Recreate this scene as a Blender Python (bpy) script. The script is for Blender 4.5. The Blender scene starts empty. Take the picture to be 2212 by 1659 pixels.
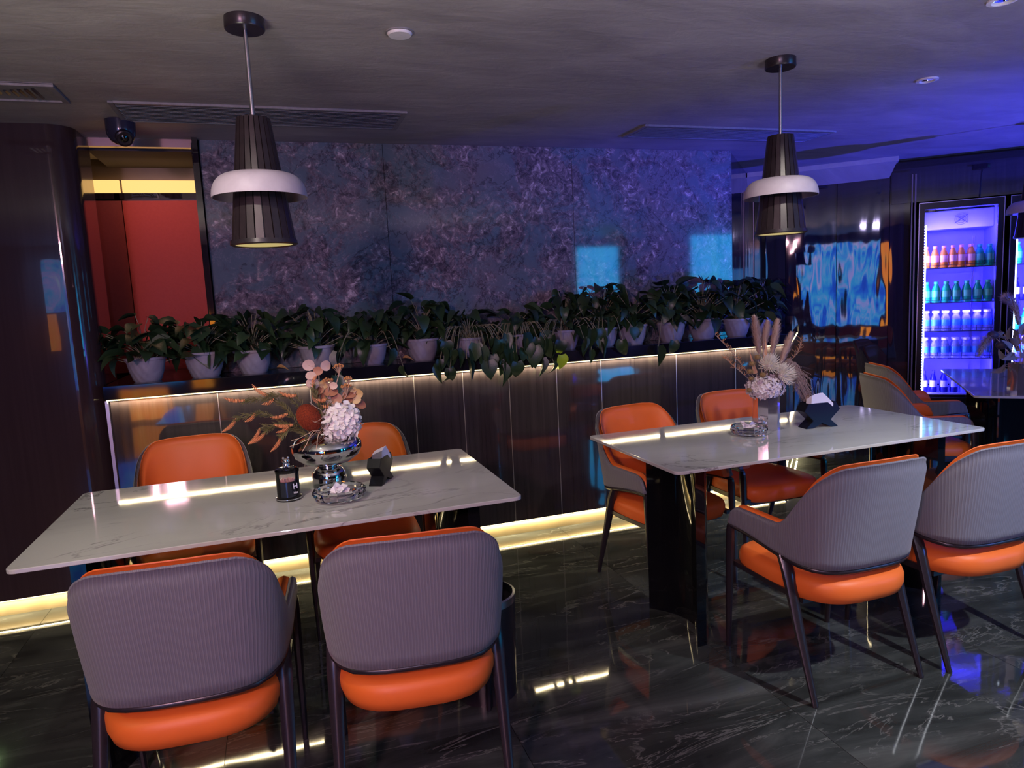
import bpy, bmesh, math, random
from mathutils import Vector, Matrix
R = math.radians
rnd = random.Random(7)
S = bpy.context.scene
COL = S.collection

# ------------------------------------------------------------------ camera
cd = bpy.data.cameras.new('camera'); cam = bpy.data.objects.new('camera', cd); COL.objects.link(cam)
yaw, pitch, roll = 0.3186, 0.12548, -0.049356
sy, cy = math.sin(yaw), math.cos(yaw)
fw = Vector((sy*math.cos(pitch), cy*math.cos(pitch), -math.sin(pitch)))
rt = Vector((cy, -sy, 0)); up = rt.cross(fw)
rt2 = rt*math.cos(roll) + up*math.sin(roll); up2 = up*math.cos(roll) - rt*math.sin(roll)
M = Matrix((rt2, up2, -fw)).transposed().to_4x4(); M.translation = (0, 0, 1.53)
cam.matrix_world = M
cd.sensor_width = 36; cd.lens = 36*1506.37/2212; cd.clip_start = .02
S.camera = cam

# ------------------------------------------------------------------ world, exposure
w = bpy.data.worlds.new('world'); S.world = w; w.use_nodes = True
w.node_tree.nodes['Background'].inputs[0].default_value = (.30, .26, .42, 1)
w.node_tree.nodes['Background'].inputs[1].default_value = .03
S.view_settings.view_transform = 'Standard'; S.view_settings.look = 'None'
S.view_settings.exposure = 0.0; S.view_settings.gamma = 1; S.view_settings.use_curve_mapping = False

# ------------------------------------------------------------------ lamps
def area(name, loc, tgt, size, power, col, sizey=None, spread=180):
    l = bpy.data.lights.new(name, 'AREA'); l.energy = power; l.color = col; l.size = size
    if sizey: l.shape = 'RECTANGLE'; l.size_y = sizey
    l.spread = R(spread)
    o = bpy.data.objects.new(name, l); COL.objects.link(o); o.location = loc
    o.rotation_euler = (Vector(tgt)-Vector(loc)).to_track_quat('-Z', 'Y').to_euler()
    return o
def spot(name, loc, tgt, power, col, ang=60, blend=.5, rad=.04):
    l = bpy.data.lights.new(name, 'SPOT'); l.energy = power; l.color = col; l.spot_size = R(ang); l.spot_blend = blend
    l.shadow_soft_size = rad
    o = bpy.data.objects.new(name, l); COL.objects.link(o); o.location = loc
    o.rotation_euler = (Vector(tgt)-Vector(loc)).to_track_quat('-Z', 'Y').to_euler()
    return o
# warm-white downlights of the room's ceiling, then added coloured and upward fills with no fixture
spot('downlight_left_table', (-.55, 1.5, 2.46), (.05, 2.85, .8), 50, (1, .95, .80), 66, .7, .025)
spot('downlight_right_table', (1.75, 1.6, 2.46), (2.35, 2.85, .8), 50, (1, .95, .84), 66, .7, .025)
spot('downlight_front', (2.55, .5, 2.46), (2.9, 1.6, 0), 240, (.88, .92, 1), 70, .5, .03)
area('fill_pink', (-1.35, -.9, 2.25), (.3, 2.0, .6), .25, 34, (1, .50, .62), .25, 130)  # added soft pink fill for the chair backs
spot('fill_lilac', (-.07, -.8, 2.44), (1.6, 2.2, .6), 36, (.66, .56, 1), 110, .8, .01)  # added lilac fill, its reflection hidden behind the left pendant
spot('ceiling_fill_blue', (6.6, .9, .6), (5.0, 3.3, 2.49), 1500, (.05, .05, 1), 62, .8, .03)  # added blue light out of view, tints the right ceiling
spot('ceiling_fill_blue_wide', (4.6, -.6, 1.0), (3.9, 3.0, 2.49), 170, (.14, .12, 1), 110, .9, .03)  # wider added blue fill towards the ceiling
area('ceiling_fill_neutral', (-.9, .7, 1.1), (-.9, .701, 2.49), .8, 40, (1, .93, .80), .8, 150)  # added upward fill to brighten the ceiling
area('ceiling_fill_lilac', (1.9, .3, 1.1), (1.9, .301, 2.49), .8, 33, (.80, .76, 1), .8, 150)  # second added ceiling fill, lilac
spot('fill_green', (-2.7, 1.3, 2.35), (-1.0, 2.6, 0), 42, (.62, 1, .40), 80, .9, .02)  # added green tint for the floor and pillar foot at left

# ------------------------------------------------------------------ materials
def nm(name):
    m = bpy.data.materials.new(name); m.use_nodes = True
    return m, m.node_tree, m.node_tree.nodes['Principled BSDF']
def pm(name, col, rough=.5, metal=0, spec=.5, coat=0, trans=0, emis=None, es=0, sheen=0, ior=None, sss=0):
    m, t, b = nm(name)
    b.inputs['Base Color'].default_value = (*col, 1); b.inputs['Roughness'].default_value = rough
    b.inputs['Metallic'].default_value = metal; b.inputs['Specular IOR Level'].default_value = spec
    b.inputs['Coat Weight'].default_value = coat; b.inputs['Coat Roughness'].default_value = .03
    b.inputs['Transmission Weight'].default_value = trans; b.inputs['Sheen Weight'].default_value = sheen
    if ior: b.inputs['IOR'].default_value = ior
    if emis: b.inputs['Emission Color'].default_value = (*emis, 1); b.inputs['Emission Strength'].default_value = es
    return m
def N(t, typ, **kw):
    n = t.nodes.new(typ)
    for k, v in kw.items():
        if hasattr(n, k): setattr(n, k, v)
        else: n.inputs[k.replace('_', ' ')].default_value = v
    return n
def coords(t, scale=(1, 1, 1), kind='Object', rot=(0, 0, 0), space=None):
    if kind == 'World':
        g = N(t, 'ShaderNodeNewGeometry'); out = g.outputs['Position']
    else:
        g = N(t, 'ShaderNodeTexCoord'); out = g.outputs[kind]
    mp = N(t, 'ShaderNodeMapping'); mp.inputs['Scale'].default_value = scale; mp.inputs['Rotation'].default_value = rot
    t.links.new(out, mp.inputs['Vector']); return mp.outputs['Vector']
def noise_fac(t, vec, scale, detail=4, rough=.55, dist=0):
    n = N(t, 'ShaderNodeTexNoise'); n.inputs['Scale'].default_value = scale; n.inputs['Detail'].default_value = detail
    n.inputs['Roughness'].default_value = rough; n.inputs['Distortion'].default_value = dist
    t.links.new(vec, n.inputs['Vector']); return n.outputs['Fac']
def ramp(t, fac, stops):
    r = N(t, 'ShaderNodeValToRGB'); e = r.color_ramp.elements
    e[0].position, e[0].color = stops[0][0], (*stops[0][1], 1)
    e[1].position, e[1].color = stops[-1][0], (*stops[-1][1], 1)
    for p, c in stops[1:-1]:
        k = e.new(p); k.color = (*c, 1)
    t.links.new(fac, r.inputs['Fac']); return r.outputs['Color']
def mixc(t, fac, a, b, mode='MIX'):
    m = N(t, 'ShaderNodeMix', data_type='RGBA', blend_type=mode)
    for sock, v in ((m.inputs[0], fac), (m.inputs[6], a), (m.inputs[7], b)):
        if hasattr(v, 'links'): t.links.new(v, sock)
        elif isinstance(v, tuple): sock.default_value = (*v, 1)
        else: sock.default_value = v
    return m.outputs[2]
def bump(t, b, h, strength=.3, dist=.01):
    n = N(t, 'ShaderNodeBump'); n.inputs['Strength'].default_value = strength; n.inputs['Distance'].default_value = dist
    t.links.new(h, n.inputs['Height']); t.links.new(n.outputs['Normal'], b.inputs['Normal'])
    return n

def mat_ceiling():
    m, t, b = nm('microcement')
    v = coords(t, (1, 2.4, 1), 'World')
    f = noise_fac(t, v, 1.6, 6, .6, .8)
    c = ramp(t, f, [(.3, (.27, .25, .25)), (.55, (.36, .335, .33)), (.75, (.44, .42, .40))])
    t.links.new(c, b.inputs['Base Color']); b.inputs['Roughness'].default_value = .62
    f2 = noise_fac(t, v, 5, 5, .6, .5); bump(t, b, f2, .25, .02); return m
def mat_marbleblue():
    m, t, b = nm('blue_brown_marble')
    v = coords(t, (1, 1, 1), 'World')
    big = noise_fac(t, v, 1.3, 3, .5, .8)
    med = noise_fac(t, v, 3.6, 14, .80, .7)
    fine = noise_fac(t, v, 19, 8, .74, .9)
    base = ramp(t, big, [(.34, (.10, .165, .20)), (.50, (.12, .155, .185)), (.62, (.16, .155, .18))])
    brown = ramp(t, fine, [(.34, (.035, .03, .042)), (.46, (.11, .09, .11)), (.56, (.24, .19, .21)), (.66, (.72, .60, .60))])
    patch = ramp(t, med, [(.455, (.04, .04, .04)), (.545, (.95, .95, .95))])
    c = mixc(t, patch, base, brown)
    wv = N(t, 'ShaderNodeTexNoise'); wv.inputs['Scale'].default_value = 2.6; wv.inputs['Detail'].default_value = 12; wv.inputs['Roughness'].default_value = .62
    wv.inputs['Distortion'].default_value = .4
    t.links.new(v, wv.inputs['Vector'])
    crack = ramp(t, wv.outputs['Fac'], [(.488, (0, 0, 0)), (.5, (.75, .75, .75)), (.51, (0, 0, 0))])
    c2 = mixc(t, crack, c, (.03, .028, .04))
    wf = noise_fac(t, v, 4.3, 10, .7, .5)
    vn = ramp(t, wf, [(.497, (0, 0, 0)), (.502, (.6, .6, .6)), (.508, (0, 0, 0))])
    c3 = mixc(t, vn, c2, (.36, .32, .38))
    t.links.new(c3, b.inputs['Base Color']); b.inputs['Roughness'].default_value = .05
    b.inputs['Specular IOR Level'].default_value = .5
    f2 = noise_fac(t, v, 2.2, 2, .5); bump(t, b, f2, .05, .01); return m
def mat_panel(name, ca, cb, wav=.06, rough=.07, spec=.6):
    m, t, b = nm(name)
    v = coords(t, (38, 38, .8), 'World')
    f = noise_fac(t, v, 1.5, 5, .6)
    c = ramp(t, f, [(.3, ca), (.7, cb)])
    t.links.new(c, b.inputs['Base Color']); b.inputs['Roughness'].default_value = rough
    b.inputs['Specular IOR Level'].default_value = spec
    b.inputs['Coat Weight'].default_value = .5; b.inputs['Coat Roughness'].default_value = .02
    v2 = coords(t, (3.2, 3.2, .7), 'World'); f2 = noise_fac(t, v2, 1.3, 2, .5)
    n = bump(t, b, f2, wav, .05); t.links.new(n.outputs['Normal'], b.inputs['Coat Normal']); return m
def mat_floor():
    m, t, b = nm('black_marble_tile')
    oi = N(t, 'ShaderNodeObjectInfo')
    g = N(t, 'ShaderNodeNewGeometry')
    sc = N(t, 'ShaderNodeVectorMath', operation='MULTIPLY_ADD'); sc.inputs[1].default_value = (7, 3, 5)
    t.links.new(oi.outputs['Random'], sc.inputs[0]); t.links.new(g.outputs['Position'], sc.inputs[2])
    mp = N(t, 'ShaderNodeMapping'); mp.inputs['Rotation'].default_value = (0, 0, R(28)); mp.inputs['Scale'].default_value = (.8, 3.4, 1)
    t.links.new(sc.outputs[0], mp.inputs['Vector']); v = mp.outputs['Vector']
    cl = noise_fac(t, v, 1.3, 8, .62, 1.2)
    c = ramp(t, cl, [(.34, (.016, .018, .017)), (.52, (.038, .042, .040)), (.74, (.085, .092, .085))])
    ve = noise_fac(t, v, 1.15, 9, .6, 2.2)
    vein = ramp(t, ve, [(.484, (0, 0, 0)), (.50, (.7, .7, .7)), (.512, (0, 0, 0))])
    br = noise_fac(t, v, 1.9, 3, .5, .5)
    msk = ramp(t, br, [(.44, (0, 0, 0)), (.62, (1, 1, 1))])
    vm = mixc(t, 1.0, vein, msk, 'MULTIPLY')
    c2 = mixc(t, vm, c, (.20, .20, .185))
    t.links.new(c2, b.inputs['Base Color']); b.inputs['Roughness'].default_value = .04
    b.inputs['Specular IOR Level'].default_value = .5
    f2 = noise_fac(t, coords(t, (1, 1, 1), 'World'), 4, 2, .5); bump(t, b, f2, .035, .02); return m
def mat_table():
    m, t, b = nm('white_sintered_stone')
    v = coords(t, (1, 2.2, 1), 'World', rot=(0, 0, R(12)))
    ve = noise_fac(t, v, 1.35, 7, .55, 1.4)
    vein = ramp(t, ve, [(.488, (0, 0, 0)), (.5, (1, 1, 1)), (.512, (0, 0, 0))])
    k = noise_fac(t, v, 1.6, 2, .5); msk = ramp(t, k, [(.46, (0, 0, 0)), (.64, (1, 1, 1))])
    vm = mixc(t, 1.0, vein, msk, 'MULTIPLY')
    cl = noise_fac(t, v, 1.1, 4, .5, .6)
    base = ramp(t, cl, [(.35, (.40, .40, .38)), (.6, (.50, .50, .47))])
    c = mixc(t, vm, base, (.20, .195, .195))
    t.links.new(c, b.inputs['Base Color']); b.inputs['Roughness'].default_value = .05
    b.inputs['Specular IOR Level'].default_value = .6; return m
def mat_fabric():
    m, t, b = nm('ribbed_grey_leather')
    uv = N(t, 'ShaderNodeUVMap'); uv.uv_map = 'UVMap'
    sx = N(t, 'ShaderNodeSeparateXYZ'); t.links.new(uv.outputs[0], sx.inputs[0])
    wob = noise_fac(t, coords(t, (1, 1, 1)), 9, 3, .5)
    ma = N(t, 'ShaderNodeMath', operation='MULTIPLY_ADD'); ma.inputs[1].default_value = .006
    t.links.new(wob, ma.inputs[0]); t.links.new(sx.outputs[0], ma.inputs[2])
    mu = N(t, 'ShaderNodeMath', operation='MULTIPLY'); mu.inputs[1].default_value = 2*math.pi/.0085
    t.links.new(ma.outputs[0], mu.inputs[0])
    s = N(t, 'ShaderNodeMath', operation='SINE'); t.links.new(mu.outputs[0], s.inputs[0])
    r = ramp(t, s.outputs[0], [(.0, (1, 1, 1)), (.55, (.15, .15, .15))])
    g = noise_fac(t, coords(t, (1, 1, 1)), 500, 2, .5)
    mm = mixc(t, .12, r, g)
    bump(t, b, mm, .55, .0022)
    c = ramp(t, s.outputs[0], [(.0, (.15, .145, .165)), (.8, (.185, .18, .20))])
    t.links.new(c, b.inputs['Base Color']); b.inputs['Roughness'].default_value = .55
    b.inputs['Specular IOR Level'].default_value = .3; b.inputs['Sheen Weight'].default_value = .15; return m
def mat_leather(name, col):
    m, t, b = nm(name)
    v = coords(t, (1, 1, 1)); f = noise_fac(t, v, 2.5, 3, .5)
    c = ramp(t, f, [(.35, tuple(x*.9 for x in col)), (.65, tuple(min(1, x*1.06) for x in col))])
    t.links.new(c, b.inputs['Base Color']); b.inputs['Roughness'].default_value = .46
    b.inputs['Specular IOR Level'].default_value = .35
    g = noise_fac(t, v, 420, 2, .5); bump(t, b, g, .12, .001); return m
def mat_glass(name, tint=(1, 1, 1), rough=.02, refl=.9):
    # thin-walled glass: clear body with a fresnel mirror, so lamp light still passes
    m = bpy.data.materials.new(name); m.use_nodes = True; t = m.node_tree
    t.nodes.clear(); o = N(t, 'ShaderNodeOutputMaterial')
    tr = N(t, 'ShaderNodeBsdfTransparent'); tr.inputs[0].default_value = (*tint, 1)
    gl = N(t, 'ShaderNodeBsdfGlossy'); gl.inputs['Roughness'].default_value = rough; gl.inputs['Color'].default_value = (refl, refl, refl, 1)
    fr = N(t, 'ShaderNodeFresnel'); fr.inputs['IOR'].default_value = 1.45
    mx = N(t, 'ShaderNodeMixShader')
    t.links.new(fr.outputs[0], mx.inputs[0]); t.links.new(tr.outputs[0], mx.inputs[1]); t.links.new(gl.outputs[0], mx.inputs[2])
    t.links.new(mx.outputs[0], o.inputs['Surface']); return m
def mat_leaf(name, ca, cb):
    m, t, b = nm(name)
    oi = N(t, 'ShaderNodeObjectInfo')
    c = ramp(t, oi.outputs['Random'], [(0, ca), (1, cb)])
    t.links.new(c, b.inputs['Base Color']); b.inputs['Roughness'].default_value = .33
    b.inputs['Specular IOR Level'].default_value = .5
    f = noise_fac(t, coords(t, (1, 1, 1)), 30, 2, .5); bump(t, b, f, .2, .004)
    return m
def mat_screen(name, stops, strength, scale=(5, 5, .7), ns=1.0):
    m, t, b = nm(name)
    v = coords(t, scale, 'World'); f = noise_fac(t, v, ns, 6, .65, 2.2)
    c = ramp(t, f, stops)
    b.inputs['Base Color'].default_value = (.01, .01, .01, 1); t.links.new(c, b.inputs['Emission Color'])
    b.inputs['Emission Strength'].default_value = strength; return m
def mat_pot():
    m, t, b = nm('white_plastic_pot')
    v = coords(t, (1, 1, 1)); f = noise_fac(t, v, 9, 4, .6, 1.5)
    c = ramp(t, f, [(.3, (.25, .24, .29)), (.7, (.36, .35, .40))])
    t.links.new(c, b.inputs['Base Color']); b.inputs['Roughness'].default_value = .3
    wv = N(t, 'ShaderNodeTexWave'); wv.inputs['Scale'].default_value = 11; wv.inputs['Distortion'].default_value = 2; wv.inputs['Detail'].default_value = 1
    t.links.new(coords(t, (1, 1, .6), rot=(0, R(40), R(30))), wv.inputs['Vector']); bump(t, b, wv.outputs['Fac'], .25, .004)
    return m
def mat_noisecol(name, ca, cb, scale=60, rough=.7, bs=.3, bd=.003, detail=3, metal=0):
    m, t, b = nm(name); v = coords(t, (1, 1, 1)); f = noise_fac(t, v, scale, detail, .6)
    c = ramp(t, f, [(.35, ca), (.65, cb)]); t.links.new(c, b.inputs['Base Color']); b.inputs['Roughness'].default_value = rough
    b.inputs['Metallic'].default_value = metal
    bump(t, b, f, bs, bd); return m

MC = mat_ceiling(); MM = mat_marbleblue(); MF = mat_floor(); MT = mat_table(); MFab = mat_fabric()
MP = mat_panel('dark_wood_lacquer', (.024, .019, .024), (.040, .032, .038))
MPd = mat_panel('black_gloss_panel', (.010, .008, .012), (.026, .02, .028), .10, .03, .8)
MPl = mat_panel('brown_gloss_panel', (.036, .022, .024), (.044, .028, .030), .03, .12, .2)
MO = mat_leather('orange_leather', (.80, .155, .025))
MBlk = mat_noisecol('black_powder_coat', (.016, .012, .015), (.024, .018, .022), 200, .28, .05, .0005)
MSt = mat_noisecol('black_marble_shelf', (.006, .006, .009), (.012, .012, .018), 4, .05, .02, .01)
MRed = mat_noisecol('red_wall_paint', (.50, .048, .034), (.53, .055, .04), 60, .6, .05, .001)
MRedD = mat_noisecol('shaded_red_wall_paint', (.26, .03, .028), (.29, .035, .032), 60, .5, .05, .001)  # same red wall, its shade put into a darker colour
MOlv = mat_noisecol('olive_brown_lacquer', (.07, .05, .03), (.09, .065, .04), 3, .35, .02, .01)
MGrey = mat_noisecol('grey_vent_enamel', (.20, .195, .20), (.25, .24, .245), 40, .5, .05, .001)
MWhite = mat_noisecol('white_enamel', (.72, .70, .70), (.78, .76, .76), 30, .5, .03, .001)
MPnk = mat_noisecol('pink_lit_white_metal', (.40, .35, .40), (.45, .40, .45), 18, .55, .02, .001)  # white metal with the pink of the light mixed into its colour
MSlat = mat_noisecol('dark_bronze_slat', (.024, .017, .020), (.034, .024, .028), 30, .34, .05, .001, metal=.3)
MGold = mat_noisecol('gold_leaf_lining', (.62, .52, .20), (.80, .70, .32), 60, .4, .4, .003, metal=.1)
MSteel = pm('brushed_steel', (.45, .45, .48), .28, 1)
MChrome = pm('chrome', (.82, .82, .84), .05, 1)
MVase = pm('smoked_silver', (.62, .62, .62), .04, 1)
MLedW = pm('warm_led', (0, 0, 0), emis=(1, .80, .42), es=3.5)
MLedY = pm('amber_led', (0, 0, 0), emis=(1, .56, .17), es=1.35)
MLedC = pm('cool_led', (0, 0, 0), emis=(.72, .86, 1), es=9)
MKick = mat_noisecol('olive_kick_board', (.20, .16, .09), (.26, .21, .12), 5, .3, .1, .01)
MGl = mat_glass('clear_glass'); MGlD = mat_glass('door_glass', (.97, .97, 1), .0, .8)
MLeaf = mat_leaf('pothos_leaf', (.012, .034, .014), (.036, .075, .028))
MLeafY = mat_leaf('yellow_pothos_leaf', (.30, .50, .02), (.42, .60, .03))
MStem = mat_noisecol('pale_stem', (.17, .18, .10), (.26, .25, .15), 30, .6, .1, .001)
MPot = mat_pot()
MSoil = mat_noisecol('soil', (.02, .014, .01), (.05, .035, .022), 90, .9, .8, .006)
MBody = pm('black_gloss_lacquer', (.004, .004, .005), .05, 0, .6, .3)

# ------------------------------------------------------------------ mesh helpers
class MB:
    def __init__(s): s.v = []; s.f = []; s.m = []; s.uv = {}
    def box(s, c, d, m=0, rz=0, rot=None):
        x, y, z = c; a, b, e = d[0]/2, d[1]/2, d[2]/2
        q = rot if rot is not None else Matrix.Rotation(rz, 3, 'Z'); k = len(s.v)
        for i in (-1, 1):
            for j in (-1, 1):
                for l in (-1, 1):
                    s.v.append(tuple(Vector((x, y, z)) + q @ Vector((a*i, b*j, e*l))))
        for f in ((0, 1, 3, 2), (4, 6, 7, 5), (0, 4, 5, 1), (2, 3, 7, 6), (0, 2, 6, 4), (1, 5, 7, 3)):
            s.f.append(tuple(k+i for i in f)); s.m.append(m)
        return s
    def tube(s, pts, r, seg=8, m=0, sq=None, cap=True):
        pts = [Vector(p) for p in pts]; n = len(pts)
        rs = r if isinstance(r, (list, tuple)) else [r]*n
        k = len(s.v); prev = None
        for i, p in enumerate(pts):
            d = (pts[min(i+1, n-1)] - pts[max(i-1, 0)])
            d = d.normalized() if d.length > 1e-9 else Vector((0, 0, 1))
            if prev is None:
                a = Vector((0, 0, 1)) if abs(d.z) < .9 else Vector((1, 0, 0))
                a = (a - d*a.dot(d)).normalized()
            else:
                a = (prev - d*prev.dot(d)); a = a.normalized() if a.length > 1e-6 else d.orthogonal().normalized()
            prev = a; b = d.cross(a)
            for j in range(seg):
                t = 2*math.pi*(j+.5)/seg
                s.v.append(tuple(p + (a*math.cos(t)*(sq or 1) + b*math.sin(t))*rs[i]))
        for i in range(n-1):
            for j in range(seg):
                s.f.append((k+i*seg+j, k+i*seg+(j+1) % seg, k+(i+1)*seg+(j+1) % seg, k+(i+1)*seg+j)); s.m.append(m)
        if cap and seg > 2:
            s.f.append(tuple(k+j for j in reversed(range(seg)))); s.m.append(m)
            s.f.append(tuple(k+(n-1)*seg+j for j in range(seg))); s.m.append(m)
        return s
    def lathe(s, prof, seg=24, c=(0, 0, 0), m=0, rx=1, ry=1, pw=None, close=False, axis=None):
        k = len(s.v); n = len(prof); q = axis
        for r, z in prof:
            for j in range(seg):
                t = 2*math.pi*j/seg; cx, sx = math.cos(t), math.sin(t)
                if pw: cx = math.copysign(abs(cx)**pw, cx); sx = math.copysign(abs(sx)**pw, sx)
                p = Vector((r*rx*cx, r*ry*sx, z))
                if q is not None: p = q @ p
                s.v.append((p.x+c[0], p.y+c[1], p.z+c[2]))
        for i in range(n-1 if not close else n):
            for j in range(seg):
                a, b = k+i*seg, k+((i+1) % n)*seg
                s.f.append((a+j, a+(j+1) % seg, b+(j+1) % seg, b+j)); s.m.append(m)
        if not close:
            if prof[0][0] > 1e-6: s.f.append(tuple(k+j for j in reversed(range(seg)))); s.m.append(m)
            if prof[-1][0] > 1e-6: s.f.append(tuple(k+(n-1)*seg+j for j in range(seg))); s.m.append(m)
        return s
    def prism(s, poly, z0, z1, m=0):
        k = len(s.v); n = len(poly)
        for z in (z0, z1):
            for p in poly: s.v.append((p[0], p[1], z))
        s.f.append(tuple(k+i for i in reversed(range(n)))); s.m.append(m)
        s.f.append(tuple(k+n+i for i in range(n))); s.m.append(m)
        for i in range(n):
            s.f.append((k+i, k+(i+1) % n, k+n+(i+1) % n, k+n+i)); s.m.append(m)
        return s
    def extrude_y(s, poly, y0, y1, m=0):
        k = len(s.v); n = len(poly)
        for y in (y0, y1):
            for p in poly: s.v.append((p[0], y, p[1]))
        s.f.append(tuple(k+i for i in range(n))); s.m.append(m)
        s.f.append(tuple(k+n+i for i in reversed(range(n)))); s.m.append(m)
        for i in range(n):
            s.f.append((k+(i+1) % n, k+i, k+n+i, k+n+(i+1) % n)); s.m.append(m)
        return s
    def sphere(s, c, r, seg=10, rings=6, m=0, sc=(1, 1, 1), rot=None):
        prof = [(math.sin(math.pi*i/rings)*r, -math.cos(math.pi*i/rings)*r) for i in range(rings+1)]
        k0 = len(s.v); s.lathe(prof, seg, (0, 0, 0), m)
        for i in range(k0, len(s.v)):
            p = Vector(s.v[i]); p = Vector((p.x*sc[0], p.y*sc[1], p.z*sc[2]))
            if rot is not None: p = rot @ p
            s.v[i] = (p.x+c[0], p.y+c[1], p.z+c[2])
        return s
    def mesh(s, name, mats, smooth=False, auto=None):
        me = bpy.data.meshes.new(name); me.from_pydata(s.v, [], s.f)
        for mt in (mats if isinstance(mats, (list, tuple)) else [mats]): me.materials.append(mt)
        me.polygons.foreach_set('material_index', s.m)
        if smooth: me.polygons.foreach_set('use_smooth', [True]*len(s.f))
        bm = bmesh.new(); bm.from_mesh(me)
        bmesh.ops.remove_doubles(bm, verts=bm.verts, dist=1e-6)
        bmesh.ops.recalc_face_normals(bm, faces=bm.faces)
        if smooth:
            lim = R(auto or 40)
            for e in bm.edges:
                if len(e.link_faces) == 2 and e.calc_face_angle(0) > lim: e.smooth = False
        bm.to_mesh(me); bm.free(); me.update()
        return me
    def build(s, name, mats, parent=None, smooth=False, bev=0, **kw):
        o = bpy.data.objects.new(name, s.mesh(name, mats, smooth)); COL.objects.link(o)
        if parent: o.parent = parent
        if bev:
            b = o.modifiers.new('bevel', 'BEVEL'); b.width = bev; b.segments = 2; b.limit_method = 'ANGLE'; b.angle_limit = R(35)
            b.harden_normals = False
        for k, v in kw.items(): o[k] = v
        return o
def link(name, me, parent=None, loc=(0, 0, 0), rot=(0, 0, 0), scale=None, mtx=None, **kw):
    o = bpy.data.objects.new(name, me); COL.objects.link(o)
    if parent: o.parent = parent
    if mtx is not None: o.matrix_basis = mtx
    else:
        o.location = loc; o.rotation_euler = rot
        if scale: o.scale = scale if isinstance(scale, (tuple, list)) else (scale,)*3
    for k, v in kw.items(): o[k] = v
    return o
def tag(o, label, cat, group=None, kind=None):
    o['label'] = label; o['category'] = cat
    if group: o['group'] = group
    if kind: o['kind'] = kind
    return o
def thing(name, label, cat, loc=(0, 0, 0), rz=0, group=None):
    o = bpy.data.objects.new(name, None); COL.objects.link(o); o.location = loc; o.rotation_euler = (0, 0, rz)
    o.empty_display_size = .1
    return tag(o, label, cat, group)
def struct(name, parent=None, loc=(0, 0, 0), rz=0):
    o = bpy.data.objects.new(name, None); COL.objects.link(o); o.location = loc; o.rotation_euler = (0, 0, rz); o['kind'] = 'structure'
    o.empty_display_size = .1
    return o
def copytree(o, parent=None):
    c = o.copy(); COL.objects.link(c)
    if parent: c.parent = parent
    for ch in list(o.children): copytree(ch, c)
    return c
def spline(pts, n):
    pts = [Vector(p) for p in pts]; P = [pts[0]*2-pts[1]] + pts + [pts[-1]*2-pts[-2]]; out = []
    for i in range(len(pts)-1):
        a, b, c, d = P[i:i+4]
        for k in range(n):
            t = k/n
            out.append(.5*((2*b)+(c-a)*t+(2*a-5*b+4*c-d)*t*t+(3*b-3*c+d-a)*t**3))
    out.append(pts[-1]); return out
def sstep(a, b, x):
    t = max(0, min(1, (x-a)/(b-a))); return t*t*(3-2*t)

# ------------------------------------------------------------------ the room
ZC = 2.49; YL = 4.13; YM = 4.41
U = Vector((.734, -.679, 0)); NN = Vector((.679, .734, 0)); A = Vector((4.067, 5.349, 0)); RZ = math.atan2(-.679, .734)
# ceiling
MB().box((2.5, 1.8, ZC+.05), (13, 9.5, .1)).build('ceiling', MC, kind='structure')
# floor of large marble tiles with recessed grout
fl = MB().box((2.5, 1.8, -.055), (13, 9.5, .1)).build('floor', pm('dark_grout', (.055, .055, .05), .6), kind='structure')
tx, ty, gap = .97, 1.2, .0022
tile = MB().box((0, 0, -.0025), (tx-gap, ty-gap, .005)).mesh('tile', MF)
x = 1.64 - 5*tx + tx/2
while x < 8.5:
    y = 3.46 - 4*ty - ty/2
    while y < 6.2:
        link('tile', tile, fl, (x, y, 0)); y += ty
    x += tx
# rear and side walls behind the camera (close the room, they carry the light screens)
MRm = mat_noisecol('rear_wall_dark', (.05, .04, .05), (.07, .055, .065), 3, .75, .05, .01)
wb = MB().box((2.5, -2.75, 1.25), (13, .1, 2.5)).build('wall_rear', MRm, kind='structure')
MB().box((-3.6, 1.0, 1.25), (.1, 7.6, 2.5)).build('wall_left', MRm, kind='structure')
MB().box((8.9, 1.0, 1.25), (.1, 7.6, 2.5)).build('wall_right', MRm, kind='structure')
# left column with rounded corner, floating over a lit kick
colp = [(-3.55, YL), (-1.02, YL)] + [(-1.02+.12*math.sin(t*math.pi/2/28), YL+.12-.12*math.cos(t*math.pi/2/28)) for t in range(1, 29)] + [(-.90, 4.5), (-3.55, 4.5)]
cm = MB().prism(colp, .09, ZC).build('wall_pillar', MPl, kind='structure')
MB().box((-2.25, YL+.33, .045), (2.6, .6, .09)).build('kick_board', MKick, cm)
# low wall: lacquered panels with fine light joints under the stone shelf
lw = MB().box((1.29, YL+.16, .58), (4.33, .25, .98)).build('wall_low', pm('joint_trim', (.30, .28, .27), .35, .6), kind='structure')
MJs = pm('pale_joint', (.42, .38, .36), .35, .7)
js = [-.874, -.347, .144, .743, 1.045, 1.343, 1.665, 1.980, 2.544, 3.02, 3.455]
for a, b in zip(js[:-1], js[1:]):
    MB().box(((a+b)/2, YL+.018, .588), (b-a-.004, .036, .995)).build('panel', MP, lw)
for a in js[1:-1]: MB().box((a, YL-.0005, .588), (.0035, .004, .985)).build('joint_strip', MJs, lw)
MB().box((1.29, YL+.17, .045), (4.33, .3, .09)).build('kick_board', MKick, lw)
MB().box((-.886, YL+.02, .588), (.016, .06, .995)).build('edge_trim', MSteel, lw)
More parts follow.
